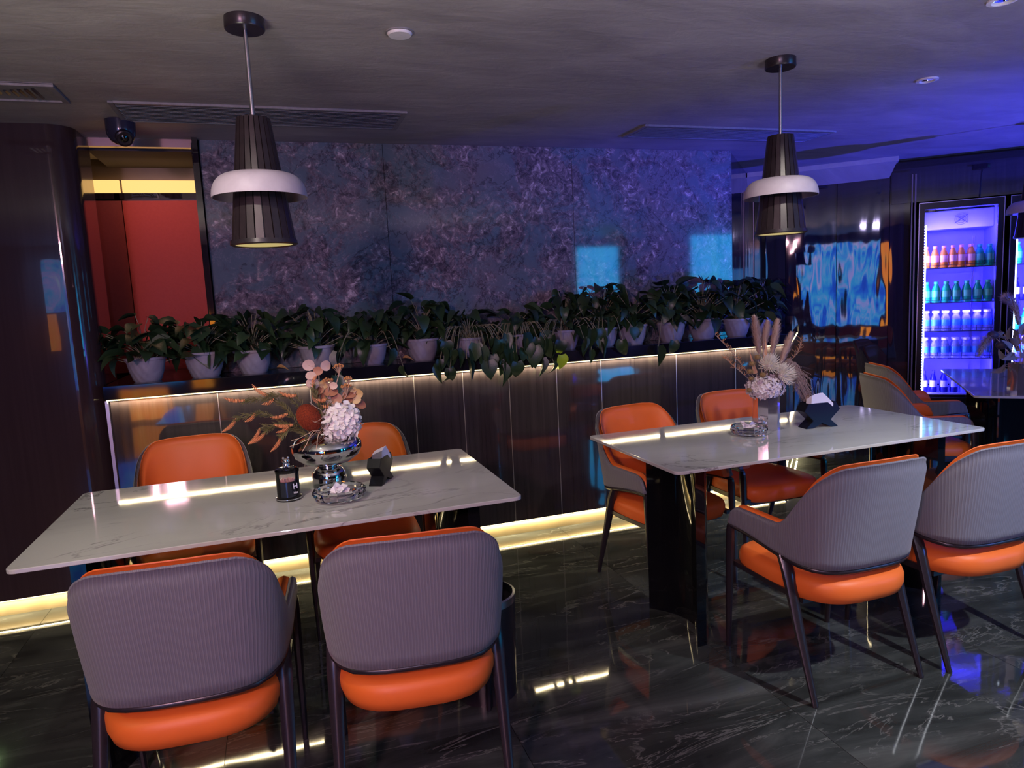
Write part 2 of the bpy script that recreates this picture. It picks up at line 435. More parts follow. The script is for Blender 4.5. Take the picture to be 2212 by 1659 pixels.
# return of the low wall, turned towards the dark wall
rot45 = math.atan2(.734, .679)
ret = struct('wall_low_return', None, (3.455, YL, 0), rot45)
for i in range(3):
    MB().box((.22+.443*i, .03, .588), (.439, .036, .995)).build('panel', MP, ret)
MB().box((.66, .09, .045), (1.33, .05, .09)).build('kick_board', MKick, ret)
# stone shelf on top of it
q = Vector((3.47, 4.105, 0)); q2 = q + NN*1.33
shp = [(-.895, 4.105), (q.x, q.y), (q2.x, q2.y), (4.067+.02, 5.349), (3.207, YM+.02), (-.36, YM+.02), (-.36, 4.96), (-.895, 4.96)]
MB().prism(shp, 1.092, 1.165).build('trim_1', MSt, kind='structure', bev=.003)
# blue-brown marble wall of big slabs
mw = MB().box((1.43, YM+.09, 1.83), (3.56, .1, 1.32)).build('wall_back', pm('slab_joint', (.02, .02, .025), .6), kind='structure')
for a, b in ((-.335, .697), (.697, 1.949), (1.949, 3.207)):
    MB().box(((a+b)/2, YM+.02, 1.828), (b-a-.003, .04, 1.322)).build('slab', MM, mw)
MB().box((-.352, YM-.012, 1.828), (.028, .09, 1.322)).build('edge_trim', MPd, mw)
# chamfer between the marble wall and the dark wall
ch = struct('wall_chamfer', None, (3.207, YM, 0), rot45)
MB().box((.635, .03, 1.828), (1.27, .04, 1.322)).build('slab', MP, ch)
# niche: red walls, lit cove above them
ni = MB().box((-.75, 5.06, 1.25), (.95, .1, 2.48)).build('wall_niche', MOlv, kind='structure')
MB().box((-.60, 4.995, 1.70), (.50, .03, 1.07)).build('red_panel', MRed, ni)
MB().box((-1.01, 4.992, 1.70), (.31, .03, 1.07)).build('shaded_red_panel', MRedD, ni)
MB().box((-.63, 4.75, 2.465), (.56, .50, .05)).build('soffit_panel', MRm, ni)
MB().box((-.36, 4.70, 1.82), (.03, .60, 1.30)).build('side_panel', MPd, ni)
MB().box((-.60, 4.99, 2.263), (.58, .05, .035)).build('black_trim', MPd, ni)
MB().box((-1.01, 4.99, 2.263), (.30, .05, .035)).build('black_trim', MPd, ni)
MB().box((-.63, YM+.02, 2.468), (.56, .04, .045)).build('header_trim', pm('mauve_steel', (.35, .27, .30), .25, .8), ni)
cv = MB().box((-.59, 4.985, 2.322), (.50, .03, .075)).build('light_cove', MLedY)
tag(cv, 'amber light cove glowing above the red wall of the niche', 'light')
cv2 = MB().box((-.995, 4.983, 2.322), (.28, .03, .075)).build('light_cove', MLedY)
tag(cv2, 'short amber light cove left of the niche, next to the pillar', 'light')
# dark glossy wall with the fridges, turned 43 degrees
dw = struct('wall_dark', None, A, RZ)
def dpan(name, s0, s1, z0, z1, y=0., m=MPd, th=.03, tilt=0):
    o = MB().box(((s1-s0)/2, th/2, (z0+z1)/2), (s1-s0-.004, th, z1-z0)).build(name, m, dw)
    o.location = (s0, y, 0); o.rotation_euler = (0, 0, tilt); return o
dpan('panel', -.02, .035, .0, 2.4, 0, MP)
dpan('frame_strip', .035, .045, .0, 2.4, -.012, pm('dim_steel', (.16, .15, .2), .35, .7))
dpan('frame_panel', .045, .14, .0, 2.4, -.006, MBody)
dpan('panel', .14, .306, .0, 2.4, 0, MPd, .03, R(-.8))
dpan('panel', .306, .713, .0, 2.4, 0, MPd, .03, R(.9))
dpan('panel', .713, 1.11, .0, 2.4, 0, MPd, .03, R(-.6))
dpan('panel', 1.11, 1.262, .0, 2.4, .0, MPd)
MFs = pm('dim_blue_steel', (.10, .10, .18), .35, .7)
dpan('frame_strip', 1.262, 1.275, .0, 2.35, -.02, MFs)
dpan('frame_strip', 1.285, 1.30, .0, 2.35, -.02, MFs)
dpan('header_panel', 1.12, 4.6, 2.125, 2.40, -.01, MPd)
dpan('header_recess', 1.12, 4.6, 2.40, 2.49, .16, MPd)
dpan('back_panel', -.1, 4.6, 0, 2.49, .75, MPd)
dpan('panel', 2.61, 4.6, .0, 2.125, 0, MPd)
# bulkhead moulding under the ceiling
b_ = MB().prism([(0, 0), (0, -.13), (.002, -.135), (1.16, -.135), (1.16, 0)], 2.452, 2.49)
bo = b_.build('trim_2', mat_noisecol('pale_moulding', (.34, .33, .38), (.40, .39, .44), 10, .5, .03, .002), kind='structure'); bo.location = A; bo.rotation_euler = (0, 0, RZ)
k = MB(); k.v = [(-.02, -.125, 2.452), (1.15, -.125, 2.452), (1.10, 0, 2.337), (-.02, 0, 2.337), (-.02, 0.02, 2.452), (1.15, 0.02, 2.452)]
k.f = [(0, 1, 2, 3), (1, 5, 2), (0, 3, 4), (3, 2, 5, 4), (0, 4, 5, 1)]; k.m = [0]*5
bo2 = k.build('bulkhead_face', MC, bo)

# ------------------------------------------------------------------ LED strips
def led(label, p0, p1, z, power, m=MLedW, w=.008, col=(1, .80, .45), up=False, h=.005):
    p0, p1 = Vector(p0), Vector(p1); mid = (p0+p1)/2; L = (p1-p0).length; a = math.atan2((p1-p0).y, (p1-p0).x)
    o = MB().box((mid.x, mid.y, z), (L, w, h), rz=a).build('led_strip', m); tag(o, label, 'light strip')
    l = bpy.data.lights.new('led_lamp', 'AREA'); l.shape = 'RECTANGLE'; l.size = L; l.size_y = .012; l.energy = power; l.color = col
    lo = bpy.data.objects.new('led_lamp', l); COL.objects.link(lo); lo.location = (mid.x, mid.y, z + (.008 if up else -.008)); lo.rotation_euler = (R(180) if up else 0, 0, a)
    return o
led('warm light strip under the black stone shelf of the low wall', (-.885, 4.117), (3.45, 4.117), 1.0875, 20)
led('warm light strip under the shelf on its slanted right end', (3.49, 4.13), (4.30, 5.00), 1.0875, 4)
led('warm light strip at floor level under the low wall panels', (-.87, 4.138), (3.45, 4.138), .086, 22)
led('warm light strip at floor level under the dark pillar', (-3.4, 4.138), (-1.03, 4.138), .086, 12)
led('warm light strip at floor level below the slanted wall end', (3.50, 4.17), (4.34, 5.05), .086, 6)
area('niche_wash', (-.66, 4.60, 2.40), (-.66, 5.0, 1.5), .5, 1.2, (1, .55, .38), .05)

# ------------------------------------------------------------------ light screens behind the camera
blue = [(.28, (.01, .03, .55)), (.42, (.02, .16, 1)), (.52, (.05, .45, 1)), (.60, (.45, .35, 1)), (.68, (.55, .75, 1)), (.78, (.05, .08, .7))]
cyan = [(.25, (.0, .18, .9)), (.5, (.01, .42, 1)), (.62, (.06, .62, 1)), (.8, (.0, .2, .9))]
oran = [(.3, (1, .16, .01)), (.55, (1, .32, .03)), (.75, (1, .55, .12))]
MSb = mat_screen('blue_painting_screen', blue, 5.0, (2.2, 2.2, 1.1)); MSc = mat_screen('cyan_screen', cyan, 11, (14, 1, 1.2)); MSo = mat_screen('orange_screen', oran, 5.5, (9, 9, 1.2))
def screen(label, x, z0, wd, ht, m, y=-2.66):
    t = thing('light_screen', label, 'screen', (x, y, z0))
    MB().box((0, .02, ht/2), (wd, .02, ht)).build('screen_face', m, t)
    MB().box((0, -.0, ht/2), (wd+.04, .02, ht+.04)).build('screen_frame', MBlk, t)
screen('blue painted light screen on the rear wall', -1.95, .55, 1.25, 1.75, MSb)
screen('small blue light screen in the left corner of the rear wall', -2.80, 1.62, .28, .70, MSb)
screen('orange light column right of the blue rear screen', -1.08, .45, .26, 1.75, MSo)
screen('orange light column left of the blue rear screen', -2.86, 1.1, .12, .50, MSo, -2.62)
screen('low orange light box under the rear screen', -1.85, .05, .6, .45, MSo, -2.62)
screen('cyan light screen on the rear wall, nearer of the pair', 5.5, .9, .80, 1.42, MSc)
screen('cyan light screen on the rear wall, farther of the pair', 7.9, .9, .95, 1.58, MSc)

# ------------------------------------------------------------------ ceiling fittings
def vent(label, x0, x1, y0, y1):
    t = thing('ceiling_vent', label, 'vent', ((x0+x1)/2, (y0+y1)/2, ZC)); L, Wd = x1-x0, y1-y0
    fr = MB()
    for sx in (-1, 1): fr.box((sx*(L/2-.012), 0, -.006), (.024, Wd, .012))
    for sx in (-1, 1): fr.box((0, sx*(Wd/2-.012), -.006), (L-.048, .024, .012))
    fr.build('frame', MGrey, t, bev=.003)
    MB().box((0, 0, -.001), (L-.05, Wd-.05, .002)).build('backing', pm('vent_dark', (.03, .03, .03), .8), t)
    s = MB(); n = 13
    for i in range(n):
        yy = -Wd/2+.036+(Wd-.072)*i/(n-1)
        s.box((0, yy, -.010), (L-.052, .013, .002), rot=Matrix.Rotation(R(30), 3, 'X'))
    s.build('slats', MGrey, t, kind='stuff')
vent('long linear ceiling vent above the left table', -.64, .72, 3.66, 4.02)
vent('long linear ceiling vent above the right table', 2.14, 3.54, 3.76, 4.06)
t = thing('air_diffuser', 'square grey ceiling diffuser above the dark pillar', 'vent', (-1.05, 3.56, ZC))
MB().box((0, 0, -.004), (.52, .26, .008)).build('plate', MGrey, t, bev=.002)
for sx in (-1, 1):
    for i in range(6):
        x = sx*(.03+.028*i)
        MB().box((x+.09*0, 0, -.010), (.010, .035+.022*i, .010), rot=Matrix.Rotation(R(28*sx), 3, 'Y')).build('louvre', MBlk, t)
for sx in (-1, 1): MB().box((0, sx*.118, -.010), (.52, .024, .012)).build('rim', MGrey, t)
for sx in (-1, 1): MB().box((sx*.248, 0, -.010), (.024, .21, .012)).build('rim', MGrey, t)
t = thing('smoke_detector', 'flat white round ceiling sensor between the two pendant lamps', 'sensor', (.506, 2.625, ZC))
MB().lathe([(.045, 0), (.045, -.006), (.04, -.012), (0, -.013)], 32).build('cover', MWhite, t, smooth=True)
MB().lathe([(.052, 0), (.052, -.004), (.045, -.004), (.045, 0)], 32, close=True).build('ring', MGrey, t)
for (x, y, lb) in ((3.147, 2.752, 'small recessed round spotlight in the blue part of the ceiling'), (2.545, 1.925, 'round ceiling fitting cut by the top right edge of the picture')):
    t = thing('ceiling_spotlight', lb, 'spotlight', (x, y, ZC))
    MB().lathe([(.05, 0), (.05, -.006), (.036, -.008), (.034, 0)], 28, close=True).build('ring', MWhite, t, smooth=True)
    MB().lathe([(.034, -.001), (.02, -.004), (0, -.005)], 20).build('lens', MChrome, t, smooth=True)
# camera dome
t = thing('security_camera', 'black dome security camera on the ceiling by the dark pillar', 'camera', (-.655, 4.02, ZC))
MB().lathe([(.068, 0), (.068, -.05), (.064, -.075), (.05, -.10), (.028, -.115), (0, -.12)], 28).build('housing', pm('dark_blue_gloss', (.03, .03, .06), .15, .2, .7), t, smooth=True)
qd = Vector((.25, -.8, -.55)).normalized().to_track_quat('Z', 'Y').to_matrix()
e = MB().lathe([(.040, 0), (.040, .03), (.034, .034), (.032, .028), (0, .022)], 24, axis=qd).build('eye_ring', MBlk, t, smooth=True); e.location = (.014, -.035, -.085)
e2 = MB().lathe([(.020, .0), (.018, .008), (.010, .013), (0, .015)], 16, axis=qd).build('lens', MBody, e, smooth=True); e2.location = qd @ Vector((0, 0, .024))

# pendant lamps
def pendant(label, x, y, ztop=2.168, zb=1.748):
    t = thing('pendant_lamp', label, 'lamp', (x, y, 0), rnd.random(), 'pendant lamps')
    MB().lathe([(0, ZC), (.064, ZC), (.065, ZC-.034), (.062, ZC-.038), (0, ZC-.038)], 40).build('canopy', MBlk, t, smooth=True)
    MB().tube([(0, 0, ZC-.03), (0, 0, ztop)], .0075, 10).build('rod', MSteel, t, smooth=True)
    r0, r1 = .051, .102; h = ztop-zb
    MB().lathe([(0, ztop), (r0-.003, ztop), (r1-.006, zb+.012), (r1-.012, zb+.012), (r0-.010, ztop-.012), (0, ztop-.012)], 40).build('core', MBlk, t, smooth=True)
    n = 22; sl = MB(); wt, wb_ = r0*2*math.pi/n*.88, r1*2*math.pi/n*.90
    sl.v = [(r0-.004, -wt/2, ztop), (r0-.004, wt/2, ztop), (r0+.004, -wt/2, ztop), (r0+.004, wt/2, ztop),
            (r1-.004, -wb_/2, zb+.01), (r1-.004, wb_/2, zb+.01), (r1+.004, -wb_/2, zb+.01), (r1+.004, wb_/2, zb+.01)]
    sl.f = [(0, 1, 3, 2), (4, 6, 7, 5), (0, 4, 5, 1), (2, 3, 7, 6), (0, 2, 6, 4), (1, 5, 7, 3)]; sl.m = [0]*6
    me = sl.mesh('slat', MSlat)
    for i in range(n): link('slat', me, t, (0, 0, 0), (0, 0, 2*math.pi*i/n))
    MB().lathe([(r1+.008, zb+.014), (r1+.010, zb), (r1+.002, zb-.004), (r1-.006, zb), (r1-.006, zb+.012)], 48, close=True).build('rim', MBlk, t, smooth=True)
    MB().lathe([(r1-.006, zb+.002), (r1-.020, zb+.06), (r0, ztop-.08), (0, ztop-.06)], 40).build('lining', MGold, t, smooth=True)
    zr = 1.906; pr = []
    for i in range(13):
        a = math.pi/2*i/12; pr.append((.076+.081*max(0, math.cos(a))**.72, zr+.080*math.sin(a)**.95))
    pr += [(.072, zr+.079), (.072, zr+.075)] + [(max(.074, r-.004), z-.004) for r, z in reversed(pr[1:])] + [(.153, zr)]
    MB().lathe(pr, 56, close=True).build('dome_ring', MPnk, t, smooth=True)
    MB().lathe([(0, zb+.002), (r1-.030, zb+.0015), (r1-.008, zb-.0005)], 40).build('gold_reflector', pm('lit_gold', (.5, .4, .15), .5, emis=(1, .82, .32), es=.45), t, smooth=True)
    MB().sphere((0, 0, 1.93), .026, 14, 8).build('bulb', pm('warm_bulb', (.8, .7, .5), .4, emis=(1, .78, .35), es=6), t, smooth=True)
    l = bpy.data.lights.new('pendant_bulb', 'POINT'); l.energy = 3; l.color = (1, .85, .5); l.shadow_soft_size = .02
    lo = bpy.data.objects.new('pendant_bulb', l); COL.objects.link(lo); lo.location = (x, y, 1.80)
    return t
pendant('pendant lamp with a white dome ring above the left table', -.019, 2.60)
pendant('pendant lamp with a white dome ring above the right table', 2.163, 2.624)
pendant('pendant lamp with a white dome ring cut by the right edge of the picture', 4.80, 3.36)

# ------------------------------------------------------------------ chairs
PL = [(0, -.266), (.10, -.262), (.185, -.236), (.236, -.172), (.256, -.065), (.263, .07), (.265, .205)]
path = spline([(-x, y, 0) for x, y in reversed(PL[1:])] + [(x, y, 0) for x, y in PL], 12)
def resample(pts, n):
    d = [0]
    for a, b in zip(pts[:-1], pts[1:]): d.append(d[-1]+(b-a).length)
    T = d[-1]; out = []; j = 0
    for i in range(n+1):
        s = T*i/n
        while j < len(d)-2 and d[j+1] < s: j += 1
        f = (s-d[j])/(d[j+1]-d[j]); p = pts[j].lerp(pts[j+1], f); tg = (pts[j+1]-pts[j]).normalized()
        out.append((s-T/2, p, tg))
    return out, T
SH, TL = resample(path, 84)
def zbot(s): return .500 + .055*sstep(.15, .62, abs(s))
def ztop(s):
    a = abs(s); z = .893 - .248*sstep(.145, .378, a) - .005*sstep(.08, .16, a)
    if a > .22: z -= 0
    e = TL/2 - a
    if e < .075: z = zbot(s)+.012 + (z-zbot(s)-.012)*math.sqrt(max(0, 1-((.075-e)/.075)**2))
    return z
def lean(s): return .060 - .045*sstep(.15, .45, abs(s))
def shell(o0, i0, dz, mat, uv=False):
    # closed ring section swept along the plan curve; o0 / i0 = outward offsets of the two faces
    ny = 12; V = []; F = []; UVs = []
    for s, p, tg in SH:
        nrm = Vector((tg.y, -tg.x, 0)); zb, zt = zbot(s), ztop(s)+dz
        ring = []
        for k in range(ny+1):
            v = k/ny; z = zb+(zt-zb)*v; th = math.sqrt(max(0, 1-max(0, (v-.90)/.10)**2)); mid = (o0+i0)/2; hw = (o0-i0)/2
            b = lean(s)*((z-zb)/.395)**1.2 if z > zb else 0
            bulge = .010*math.sin(math.pi*min(1, v))
            ring.append((mid+hw*th+b+bulge*.3, z, s))
        for k in range(ny, -1, -1):
            v = k/ny; z = zb+(zt-zb)*v; th = math.sqrt(max(0, 1-max(0, (v-.90)/.10)**2)); mid = (o0+i0)/2; hw = (o0-i0)/2
            b = lean(s)*((z-zb)/.375)**1.2 if z > zb else 0
            ring.append((mid-hw*th+b-(.012*math.sin(math.pi*v) if not uv else 0), z, s))
        for off, z, ss in ring:
            q = p+nrm*off; V.append((q.x, q.y, z)); UVs.append((ss, z))
    m = 2*(ny+1); n = len(SH)
    for i in range(n-1):
        for j in range(m): F.append((i*m+j, (i+1)*m+j, (i+1)*m+(j+1) % m, i*m+(j+1) % m))
    F.append(tuple(range(m))); F.append(tuple((n-1)*m+j for j in reversed(range(m))))
    me = bpy.data.meshes.new('shell'); me.from_pydata(V, [], F); me.materials.append(mat)
    ul = me.uv_layers.new(name='UVMap')
    for li, lp in enumerate(me.loops): ul.data[li].uv = UVs[lp.vertex_index]
    me.polygons.foreach_set('use_smooth', [len(f) == 4 for f in F])
    bm = bmesh.new(); bm.from_mesh(me); bmesh.ops.recalc_face_normals(bm, faces=bm.faces); bm.to_mesh(me); bm.free()
    return me
me_out = shell(.016, -.004, 0, MFab, True); me_in = shell(-.005, -.036, .006, MO)
rail = MB().tube([(p + Vector((tg.y, -tg.x, 0))*.002) + Vector((0, 0, zbot(s)-.010)) for s, p, tg in SH[::3]], .0125, 10, sq=.9).mesh('rail', MBlk, True)
seatp = [(0, .356), (.88, .356), (.965, .366), (1, .395), (1.0, .422), (.975, .440), (.91, .452), (.7, .459), (.4, .463), (0, .464)]
sb = MB(); seg = 48
for r, z in seatp:
    for j in range(seg):
        a = 2*math.pi*j/seg; c, s_ = math.cos(a), math.sin(a)
        pw = .42 if s_ > 0 else .62
        X = math.copysign(abs(c)**pw, c); Y = math.copysign(abs(s_)**pw, s_)
        wf = .252 if Y > 0 else .252-.022*(-Y)
        sb.v.append((r*X*wf, r*Y*.268 - .014, z))
for i in range(len(seatp)-1):
    for j in range(seg):
        sb.f.append((i*seg+j, i*seg+(j+1) % seg, (i+1)*seg+(j+1) % seg, (i+1)*seg+j)); sb.m.append(0)
seat_me = sb.mesh('seat', MO, True, 60)
fr = MB(); fr.box((0, .02, .348), (.42, .34, .018)); frame_me = fr.mesh('seat_frame', MBlk)
def legmesh(sx, rear):
    if rear: pts = [(sx*.247, -.085, .515), (sx*.248, -.12, .44), (sx*.250, -.175, .26), (sx*.250, -.262, 0)]; rr = [.024, .0255, .020, .012]
    else: pts = [(sx*.268, .205, .545), (sx*.268, .21, .50), (sx*.266, .222, .25), (sx*.262, .238, 0)]; rr = [.017, .021, .018, .012]
    return MB().tube(spline(pts, 4), [rr[min(3, i//4)]*(1-(i % 4)/4)+rr[min(3, i//4+1)]*((i % 4)/4) for i in range(13)], 8, sq=.8).mesh('leg', MBlk, True)
legs = [legmesh(a, b) for a in (-1, 1) for b in (False, True)]
str_me = [MB().box((sx*.238, .04, .375), (.026, .36, .02)).mesh('side_brace', MBlk) for sx in (-1, 1)]
def chair(label, x, y, rz, group):
    t = thing('armchair', label, 'chair', (x, y, 0), rz, group)
    link('seat', seat_me, t); link('seat_frame', frame_me, t); [link('side_brace', q_, t) for q_ in str_me]
    link('outer_shell', me_out, t, label='grey ribbed outer shell'); link('inner_padding', me_in, t, label='orange leather inner padding')
    link('rail', rail, t)
    for l in legs: link('leg', l, t)
    return t
G1 = 'armchairs at the left table'; G2 = 'armchairs at the right table'; G3 = 'armchairs at the far right table'
chair('grey-backed orange armchair in the near left corner, at the front of the left table', -.31, 2.235, R(-4), G1)
chair('grey-backed orange armchair at the front of the left table, with the bin beside it', .335, 2.155, R(-7), G1)
chair('orange armchair behind the left table, in front of the red niche', -.45, 3.57, R(183), G1)
chair('orange armchair behind the left table, partly hidden by the silver vase', .33, 3.42, R(178), G1)
chair('grey-backed orange armchair before the right table with its left arm and side in full view', 1.975, 2.17, R(0), G2)
chair('grey-backed orange armchair at the front of the right table, cut by the right edge', 2.60, 2.155, R(0), G2)
chair('orange armchair behind the left end of the right table, beside the black pedestal', 1.845, 3.14, R(188), G2)
chair('orange armchair behind the right table, partly hidden by the flower vase', 2.545, 3.27, R(180), G2)
chair('side-on armchair at the far table, the nearer of the two, its red inside showing', 4.00, 3.50, RZ-R(70), G3)
chair('armchair at the far table nearer the fridge, its back against the dark wall', 4.48, 3.93, RZ-R(70), G3)

# ------------------------------------------------------------------ tables
def rrect(x0, x1, y0, y1, r, n=6):
    out = []
    for cx, cy_, a0 in ((x1-r, y1-r, 0), (x0+r, y1-r, 90), (x0+r, y0+r, 180), (x1-r, y0+r, 270)):
        for i in range(n+1): a = R(a0+90*i/n); out.append((cx+r*math.cos(a), cy_+r*math.sin(a)))
    return out
def cplate(y0, y1, depth, th):
    n = 18; a = []; b = []
    for i in range(n+1):
        f = i/n; y = y0+(y1-y0)*f; bow = depth*(1-(2*f-1)**2)
        a.append((bow, y)); b.append((bow+th, y))
    return a+list(reversed(b))
TZ = .808
def table(label, cx, cy_, L, Wd, rz=0, py=(-.32, .30), inset=.13):
    t = thing('dining_table', label, 'table', (cx, cy_, 0), rz)
    MB().prism(rrect(-L/2, L/2, -Wd/2, Wd/2, .03), TZ-.014, TZ).build('tabletop', MT, t, bev=.002)
    MB().prism(rrect(-L/2+.12, L/2-.12, -Wd/2+.14, Wd/2-.14, .02), TZ-.028, TZ-.014).build('under_frame', MBlk, t)
    pr = cplate(py[0], py[1], .10, .045)
    MB().prism(pr, .0, TZ-.028).build('pedestal', MBody, t, smooth=True).location = (-L/2+inset, 0, 0)
    MB().prism([(-x, y) for x, y in pr], .0, TZ-.028).build('pedestal', MBody, t, smooth=True).location = (L/2-inset, 0, 0)
    return t
table('long white marble table on the left with the silver vase on it', -.015, 2.786, 1.61, .915)
table('long white marble table on the right with the glass flower vase on it', 2.275, 2.765, 1.67, .833, 0, (-.32, .09), .145)
F3 = Vector((3.878, 3.017, 0)); L3, W3 = 1.40, .80; c3 = F3 + U*W3/2 + NN*L3/2
table('white marble table in front of the drinks fridges, cut by the right edge', c3.x, c3.y, L3, W3, math.atan2(NN.y, NN.x), (-.25, .25))

# ------------------------------------------------------------------ bin
t = thing('waste_bin', 'black round waste bin with a steel rim beside the grey armchair', 'bin', (.655, 2.49, 0))
MB().lathe([(0, 0), (.118, 0), (.128, .38), (.124, .38), (.115, .01), (0, .01)], 40).build('body', MBlk, t, smooth=True)
MB().lathe([(.130, .375), (.130, .402), (.121, .404), (.120, .375)], 40, close=True).build('rim', MSteel, t, smooth=True)

# ------------------------------------------------------------------ drinks fridges (local x along the wall, y into it)
MDkB = pm('black_enamel', (.006, .006, .009), .2, 0, .6)
MInt = mat_noisecol('blue_lit_liner', (.38, .40, .74), (.42, .44, .78), 8, .4, .02, .001)  # white liner, the blue glow put into its colour
MWire = pm('dark_wire', (.03, .03, .06), .35, .6)
MEdge = pm('bright_edge', (.62, .60, .80), .22, .9)
def bottle_kit(name, liquid, capc, lab, h, r, neck=.38, shoulder=.62):
    body = MB().lathe([(0, 0), (r*.86, 0), (r, .006), (r*.97, h*.20), (r, h*.30), (r, h*shoulder*.85), (r*.93, h*shoulder), (r*.62, h*(shoulder+.17)), (r*neck, h*.86), (r*neck, h*.90)], 14).mesh('bottle', liquid, True)
    cap = MB().lathe([(r*neck*1.25, h*.885), (r*neck*1.28, h*.985), (r*neck*1.1, h), (0, h)], 12).mesh('cap', capc, True)
    lb = MB().lathe([(r*1.015, h*.26), (r*1.015, h*.56)], 14)
    lb.f = lb.f[:14]; lb.m = lb.m[:14]
    return name, body, cap, lb.mesh('paper_label', lab, True)
def liq(name, c, tr=.55, es=0): return pm(name, c, .08, 0, .7, .3, tr, ior=1.2)
MLo, MLg, MLb, MLd = liq('orange_drink', (1, .35, .05), .25), liq('green_drink', (.02, .62, .28), .35), liq('clear_water', (.75, .85, 1), .8), liq('dark_blue_drink', (.02, .02, .30), .3)
Kor = bottle_kit('drink_bottle', MLo, pm('pink_cap', (1, .42, .34), .4), pm('orange_label', (1, .55, .42), .4), .178, .031, .42)
Kgr = bottle_kit('drink_bottle', MLg, pm('green_cap', (.05, .62, .35), .35), pm('green_label', (.08, .55, .30), .4), .172, .033, .42)
Kwa = bottle_kit('water_bottle', MLb, pm('white_cap', (.9, .9, .95), .4), pm('blue_label', (.05, .32, .85), .4), .168, .034, .62, .66)
Kdk = bottle_kit('drink_bottle', MLd, pm('black_cap', (.02, .02, .05), .4), pm('pale_label', (.45, .5, .8), .4), .18, .028, .36, .55)
def bottle(kit, lab, grp, p, rz):
    t = thing(kit[0], lab, 'bottle', p, rz, grp)
    link('bottle_body', kit[1], t); link('cap', kit[2], t); link('paper_label', kit[3], t)
ROT = Matrix.Rotation(RZ, 3, 'Z')
def W(x, y, z): return A + ROT @ Vector((x, y, 0)) + Vector((0, 0, z))
FZ = .055
def fridge(s0, s1, label, full):
    t = thing('drinks_fridge', label, 'fridge', A + U*s0, RZ); Wd = s1-s0
    D = .58; Z1 = 2.112; zb = .53
    for a_, b_, n_ in (((0.012, D/2, (Z1)/2), (.024, D, Z1), 'side_wall'), ((Wd-.012, D/2, Z1/2), (.024, D, Z1), 'side_wall'), ((Wd/2, D/2, Z1-.012), (Wd, D, .024), 'top_wall'), ((Wd/2, D-.01, Z1/2), (Wd-.05, .02, Z1-.03), 'back_wall')):
        MB().box(a_, b_).build(n_, MDkB, t)
    MB().box((Wd/2, D/2+.02, zb/2), (Wd-.05, D-.06, zb)).build('base', MDkB, t)
    # liner
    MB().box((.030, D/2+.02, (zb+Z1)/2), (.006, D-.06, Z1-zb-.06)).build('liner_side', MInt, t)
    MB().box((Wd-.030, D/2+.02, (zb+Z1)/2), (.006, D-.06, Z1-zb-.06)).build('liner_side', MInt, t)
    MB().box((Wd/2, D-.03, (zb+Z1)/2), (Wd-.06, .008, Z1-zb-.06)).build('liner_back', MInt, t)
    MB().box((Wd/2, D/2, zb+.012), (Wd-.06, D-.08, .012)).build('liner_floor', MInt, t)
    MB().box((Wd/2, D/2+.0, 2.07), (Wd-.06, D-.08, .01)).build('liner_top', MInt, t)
    MB().box((Wd/2, .30, 1.975), (Wd-.065, .30, .15)).build('fan_housing', pm('lilac_panel', (.45, .47, .62), .4), t, bev=.008)
    for i in range(2):
        g = MB(); cx = Wd*(.55+.40*i) if Wd < .8 else Wd*(.3+.4*i)
        for rr in (.018, .032, .046):
            g.tube([(cx+rr*math.cos(a*math.pi/10), .143, 1.975+rr*math.sin(a*math.pi/10)) for a in range(21)], .0015, 4, cap=False)
        for a in (35, 145): g.tube([(cx-.055*math.cos(R(a)), .142, 1.975-.055*math.sin(R(a))), (cx+.055*math.cos(R(a)), .142, 1.975+.055*math.sin(R(a)))], .0028, 5)
        if cx < Wd-.07: g.build('fan_guard', MEdge, t)
    for xx in (Wd-.115, Wd-.105): MB().box((xx, D-.04, 1.25), (.005, .006, 1.2)).build('shelf_track', MEdge, t)
    # door
    fw_ = .042
    f = MB(); f.box((fw_/2, -.02, (Z1+.05)/2), (fw_, .036, Z1-.05)); f.box((Wd-fw_/2, -.02, (Z1+.05)/2), (fw_, .036, Z1-.05))
    f.box((Wd/2, -.02, Z1-.027), (Wd-2*fw_, .036, .054)); f.box((Wd/2, -.02, .28), (Wd-2*fw_, .036, .48)); f.build('door', MDkB, t, bev=.002)
    MB().box((Wd/2, -.02, 1.29), (Wd-2*fw_, .006, 1.53)).build('glass_pane', MGlD, t)
    for xx in (.002, Wd-.002): MB().box((xx, -.040, Z1/2), (.005, .004, Z1)).build('edge_strip', MEdge, t)
    MB().box((Wd/2, -.040, Z1-.002), (Wd, .004, .005)).build('edge_strip', MEdge, t)
    # LED bar at the hinge side, beads on a bar
    bar = MB().box((.058, .004, 1.235), (.008, .008, 1.40)).build('led_bar', MLedC, t)
    for i in range(0, 60): MB_ = link('led_bead', BEAD, bar, (.046, -.002, .545+1.38*i/59))
    # shelves
    for z in (1.585, 1.30, 1.065, .84):
        s_ = MB(); s_.tube([(.035, .05, z), (Wd-.035, .05, z)], .0028, 5); s_.tube([(.035, .048, z+.022), (Wd-.035, .048, z+.022)], .002, 5)
        for i in range(8):
            y = .05+.44*i/7; s_.tube([(.035, y, z-.003), (Wd-.035, y, z-.003)], .0018, 4)
        n = int(Wd/.016)
        for i in range(n+1):
            xx = .036+(Wd-.072)*i/n; s_.tube([(xx, .05, z-.001), (xx, .49, z-.001)], .0011, 3)
        for i in range(6):
            xx = .05+(Wd-.10)*i/5
            s_.tube([(xx, .048, z), (xx, .048, z+.05), (xx+.022, .048, z+.05), (xx+.022, .048, z+.022)], .0018, 4)
        s_.build('wire_shelf', MWire, t)
    return t
BEAD = MB().box((0, 0, 0), (.006, .004, .008)).mesh('led_bead', MLedC)
fr1 = fridge(1.318, 1.900, 'tall drinks fridge glowing blue with five rows of bottles, left one', True)
